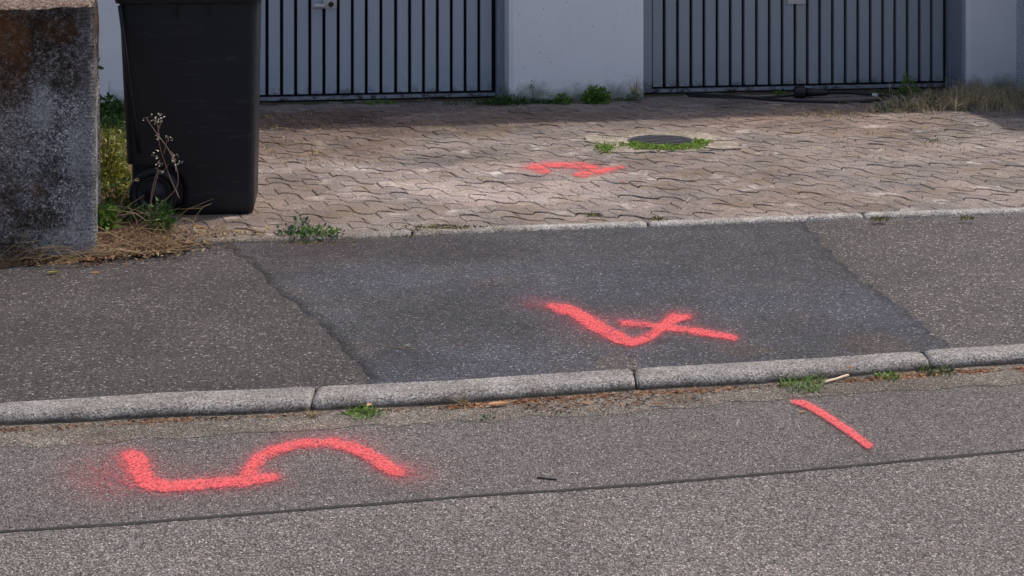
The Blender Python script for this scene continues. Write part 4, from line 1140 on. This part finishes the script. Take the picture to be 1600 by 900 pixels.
def leaf(px, py, z, L, W, az, mat, label, curl=.25, lift=.004, tip=.0):
    c = P(px, py, z); n = 8; V, F = [], []
    for i in range(n + 1):
        t = i / n; w_ = W * math.sin(math.pi * min(.98, t * .96 + .02)) ** .8 * (1 - .3 * t)
        zc = curl * L * (t - .5) ** 2 + lift + tip * t * L
        for s in (-1, -.5, 0, .5, 1):
            x, y = (t - .5) * L, s * w_ / 2
            V.append(Vector((x * math.cos(az) - y * math.sin(az), x * math.sin(az) + y * math.cos(az), zc + abs(s) ** 1.5 * w_ * .38 + .0012 * noise.noise(Vector((t * 9, s * 4, az))))))
    for i in range(n):
        for k in range(4): q = i * 5 + k; F.append((q, q + 5, q + 6, q + 1))
    o = mesh_obj('leaf', V, F, mat, smooth=True); o.location = c; return tag(o, label, 'leaf')
leaf(779, 635, .003, .062, .022, R(14), M['tanleaf'], 'large tan dead leaf in the gutter against the middle kerb stone')
leaf(140, 409, ZS, .048, .03, R(8), M['orangeleaf'], 'salmon orange leaf at the foot of the stone pillar', .5)
leaf(83, 429, ZS, .045, .022, R(25), M['ygreen'], 'yellow curled leaf on the sidewalk below the pillar', .5)
leaf(149, 428, ZS, .035, .010, R(8), M['tanleaf'], 'narrow orange brown leaf on the sidewalk right of the yellow one')
leaf(312, 357, ZD, .055, .018, R(-20), M['tanleaf'], 'light brown leaf lying under the front of the bin')
leaf(1329, 576, ZS + .008, .022, .010, R(-35), M['tanleaf'], 'small pale leaf on top of the kerb above the stick')
leaf(918, 632, .003, .05, .008, R(4), M['tanleaf'], 'thin tan leaf sliver in the gutter left of the middle')
leaf(1029, 633.5, .003, .05, .008, R(2), M['rust'], 'reddish brown leaf sliver in the gutter right of the kerb joint')
leaf(1254, 646, 0, .022, .008, R(15), M['tanleaf'], 'small pink leaf beside the straight red paint line')
leaf(578, 636, .012, .022, .016, R(50), M['tanleaf'], 'little tan leaf on the green gutter tuft', .3)
leaf(974, 286, ZD, .035, .010, R(-10), M['orangeleaf'], 'small orange leaf on the pavers below the painted figure two')
leaf(637, 543, ZS + .004, .016, .012, R(0), M['seed'], 'tiny cream petal on the new asphalt at the stem')
def stick(pa_, pb_, z, r, mat, label, name='stick'):
    a_, b_ = P(*pa_, z), P(*pb_, z); a_.z += r; b_.z += r; c = a_.lerp(b_, .5); V, F = [], []
    tube(V, F, [a_.lerp(b_, t) + Vector((0, 0, .0006 * math.sin(t * 9))) for t in (0, .02, .25, .5, .75, .98, 1)], [r * .7, r, r * 1.05, r * .95, r * 1.05, r, r * .7], 8)
    o = mesh_obj(name, [v - c for v in V], F, mat, smooth=True); o.location = c; return tag(o, label, name)
stick((1288, 600), (1326, 588.5), .003, .0042, M['twig'], 'pale bare wooden stick leaning in the gutter beside the grass tuft')
stick((839, 747.5), (870, 750.5), 0, .0026, M['darktwig'], 'short dark twig lying alone on the road just above the tar joint', 'twig')
stick((598, 541), (650, 546.5), ZS + .004, .0011, M['straw'], 'thin yellow grass stem lying on the dark sidewalk patch', 'stem')
stick((1272, 613), (1282, 620), .001, .0012, M['twig'], 'tiny pale splinter in the gutter above the straight paint line', 'splinter')
stick((1068, 318), (1078, 310), ZD, .0012, M['twig'], 'tiny pale splinter on the pavers right of the painted figure two', 'splinter')

# ------------------------------------------------------------------ sprayed marks
def paint_mat(name, dark=1.0):
    a = MT(name, .75, .25)
    at = a.n.new('ShaderNodeAttribute'); at.attribute_name = 'spray'
    v = a.voro(190); sep = a.n.new('ShaderNodeSeparateColor'); a.lk(v.outputs['Color'], sep.inputs[0])
    v2 = a.voro(430); sp2 = a.n.new('ShaderNodeSeparateColor'); a.lk(v2.outputs['Color'], sp2.inputs[0])
    g = a.math('ADD', a.math('MULTIPLY', sep.outputs[0], .55), a.math('MULTIPLY', sp2.outputs[0], .45))
    al = a.math('MULTIPLY', a.math('SUBTRACT', a.math('MULTIPLY', a.math('SUBTRACT', at.outputs['Fac'], .06), 1.36), g), 1.9, True)
    pit = a.ramp(v.outputs['Distance'], [(.40, .95), (.76, .34)])
    al = a.math('MULTIPLY', al, pit)
    mist = a.math('MULTIPLY', a.math('POWER', at.outputs['Fac'], 1.3), a.ramp(sp2.outputs[1], [(.15, .04), (.9, .62)]))
    al = a.math('MAXIMUM', al, mist)
    c = a.ramp(sep.outputs[1], [(0, mul((.64, .075, .085), dark)), (.6, mul((.74, .10, .105), dark)), (1, mul((.82, .15, .15), dark))])
    c = a.mix(1, c, a.ramp(at.outputs['Fac'], [(.3, (.85, .85, 1.1)), (.9, (1, 1, 1))]), 'MULTIPLY')
    n = a.bump(a.math('SUBTRACT', 1, v.outputs['Distance']), .35, .002)
    m = a.done(c, n)
    tr = a.n.new('ShaderNodeBsdfTransparent'); mx = a.n.new('ShaderNodeMixShader')
    a.lk(al, mx.inputs[0]); a.lk(tr.outputs[0], mx.inputs[1]); a.lk(a.b.outputs[0], mx.inputs[2]); a.lk(mx.outputs[0], a.n['Material Output'].inputs[0])
    return m
M['spray'] = paint_mat('red_spray_paint')
def segd(px, py, a_, b_, k):
    ax, ay = a_[0] / k, a_[1]; bx_, by_ = b_[0] / k, b_[1]; x, y = px / k, py
    dx, dy = bx_ - ax, by_ - ay; L = dx * dx + dy * dy
    t = 0 if L == 0 else max(0, min(1, ((x - ax) * dx + (y - ay) * dy) / L))
    return math.hypot(x - ax - dx * t, y - ay - dy * t), t
def spray(label, strokes, haze, z, k, soft, step=(3, 1.2), pavers=False, pad=(150, 75)):
    """strokes: lists of (px, py, radius, density) ; haze: (px, py, rx, ry, density)"""
    allp = [q for s in strokes for q in s]
    x0, x1 = min(q[0] for q in allp) - pad[0], max(q[0] for q in allp) + pad[0]
    y0, y1 = min(q[1] for q in allp) - pad[1], max(q[1] for q in allp) + pad[1]
    nx, ny = int((x1 - x0) / step[0]), int((y1 - y0) / step[1])
    dens = {}; pos = {}
    for i in range(nx + 1):
        for j in range(ny + 1):
            x, y = x0 + (x1 - x0) * i / nx, y0 + (y1 - y0) * j / ny
            dn = 0
            for s in strokes:
                for a_, b_ in zip(s, s[1:]):
                    d, t = segd(x, y, a_, b_, k); r = (a_[2] + (b_[2] - a_[2]) * t) * 1.15; am = a_[3] + (b_[3] - a_[3]) * t
                    wob = 1 + .10 * noise.noise(Vector((x * .06, y * .12, 3)))
                    e = (r * wob - d) / soft
                    dn = max(dn, am * (1 / (1 + math.exp(-max(-30, min(30, e * 2.2))))), am * .50 * math.exp(-max(0, d - r) / (soft * 2.4)) if d > r else 0)
            for (hx, hy, rx, ry, hd) in haze:
                dn = max(dn, dn + (1 - dn) * hd * max(0, math.exp(-(((x - hx) / rx) ** 2 + ((y - hy) / ry) ** 2)) - .03))
            dn *= 1 - max(0, .32 * noise.noise(Vector((x * .035 + 9, y * .08, 1))) + .22 * noise.noise(Vector((x * .11, y * .25, 6))))
            dens[i, j] = dn; pos[i, j] = P(x, y, z)
    V, F, A_ = [], [], []; idx = {}
    c = P((x0 + x1) / 2, (y0 + y1) / 2, z)
    def vid(i, j):
        if (i, j) not in idx: idx[i, j] = len(V); V.append(pos[i, j] - c); A_.append(dens[i, j])
        return idx[i, j]
    for i in range(nx):
        for j in range(ny):
            if max(dens[i, j], dens[i + 1, j], dens[i, j + 1], dens[i + 1, j + 1]) < .02: continue
            if pavers:
                m_ = (pos[i, j] + pos[i + 1, j + 1]) / 2; rel = Vector((m_.x, m_.y)) - O0
                det = va.x * vb.y - va.y * vb.x; s = (rel.x * vb.y - rel.y * vb.x) / det; t = (va.x * rel.y - va.y * rel.x) / det
                f = (t - AMP * wave(s)) % 1.0
                if f < gj + .035 or f > 1 - gj - .035 or (s % 1) < .03 or (s % 1) > .97: continue
            F.append((vid(i, j), vid(i, j + 1), vid(i + 1, j + 1), vid(i + 1, j)))
    o = mesh_obj('spray_mark', V, F, M['spray']); o.location = c
    at = o.data.attributes.new('spray', 'FLOAT', 'POINT'); at.data.foreach_set('value', A_)
    return tag(o, label, 'paint marking', 'red sprayed survey marks')
spray('large blurry red spray painted figure five on the road below the kerb',
      [[(206, 712, 8, 1), (214, 718, 9, 1), (219, 735, 8, 1), (229, 753, 9, 1), (262, 760, 8, 1), (328, 755, 7, .97), (380, 751, 7.5, 1), (424, 745, 6, 1)],
       [(386, 744, 7, .9), (398, 726, 7, .95), (410, 712, 7, .95), (431, 702, 7, .92), (466, 693, 6.5, .92), (513, 690.5, 6.5, .95), (547, 697, 7, .97), (578, 710, 7.5, 1), (600, 726, 8, 1), (622, 737, 6, 1)]],
      [(160, 745, 70, 48, .36), (650, 738, 55, 26, .30), (520, 685, 110, 18, .20), (300, 745, 170, 38, .20)], .0045, 1.75, 3.5)
spray('red spray painted figure four on the dark sidewalk patch',
      [[(864, 478, 5, .9), (880, 482, 7, 1), (899, 488, 6.5, 1), (921, 503, 7, 1), (948, 517, 7, .98), (969, 529, 7, 1), (988, 535, 5.5, 1), (1010, 528, 5.5, .92), (1032, 513, 5.5, .97), (1053, 498, 6, 1), (1072, 495.5, 4, .95)],
       [(976, 504.5, 4, .85), (1005, 506.5, 3.8, .78), (1032, 510, 4.5, .95), (1068, 514.5, 5, 1), (1108, 520.5, 4.6, 1), (1145, 527, 4.2, 1)]],
      [(832, 472, 36, 15, .32), (930, 510, 70, 26, .20), (1060, 487, 24, 9, .22), (1010, 503, 120, 18, .16)], ZS + .0085, 1.7, 2.5)
spray('small faded red spray painted figure two on the pavers below the manhole',
      [[(850, 267.5, 4, .95), (842, 263, 4.8, .97), (836, 260, 4.5, .95), (850, 258, 4.2, 1), (878, 257.5, 3.7, .95), (902, 258, 3.9, .97), (920, 261, 4.8, 1), (924, 266, 5.4, 1), (912, 271.5, 4.6, 1)],
       [(905, 272, 3.6, .95), (926, 269.5, 4.6, .98), (943, 265.5, 4, .98), (970, 261, 2.4, .85)]],
      [(820, 262, 22, 7, .36), (890, 262, 70, 12, .24)], ZD + .0052, 2.2, 1.5, (1.6, .5), True, (80, 28))
spray('straight slanting red paint line on the road at the right',
      [[(1240, 627, 2.6, .8), (1254, 629, 4, 1), (1277, 641, 4.2, .97), (1298, 654, 4.2, .97), (1327, 673, 4.2, 1), (1357, 695.5, 4.2, 1)]],
      [(1245, 628, 16, 6, .2)], .0062, 1.5, 1.3, (2, .9), False, (24, 14))
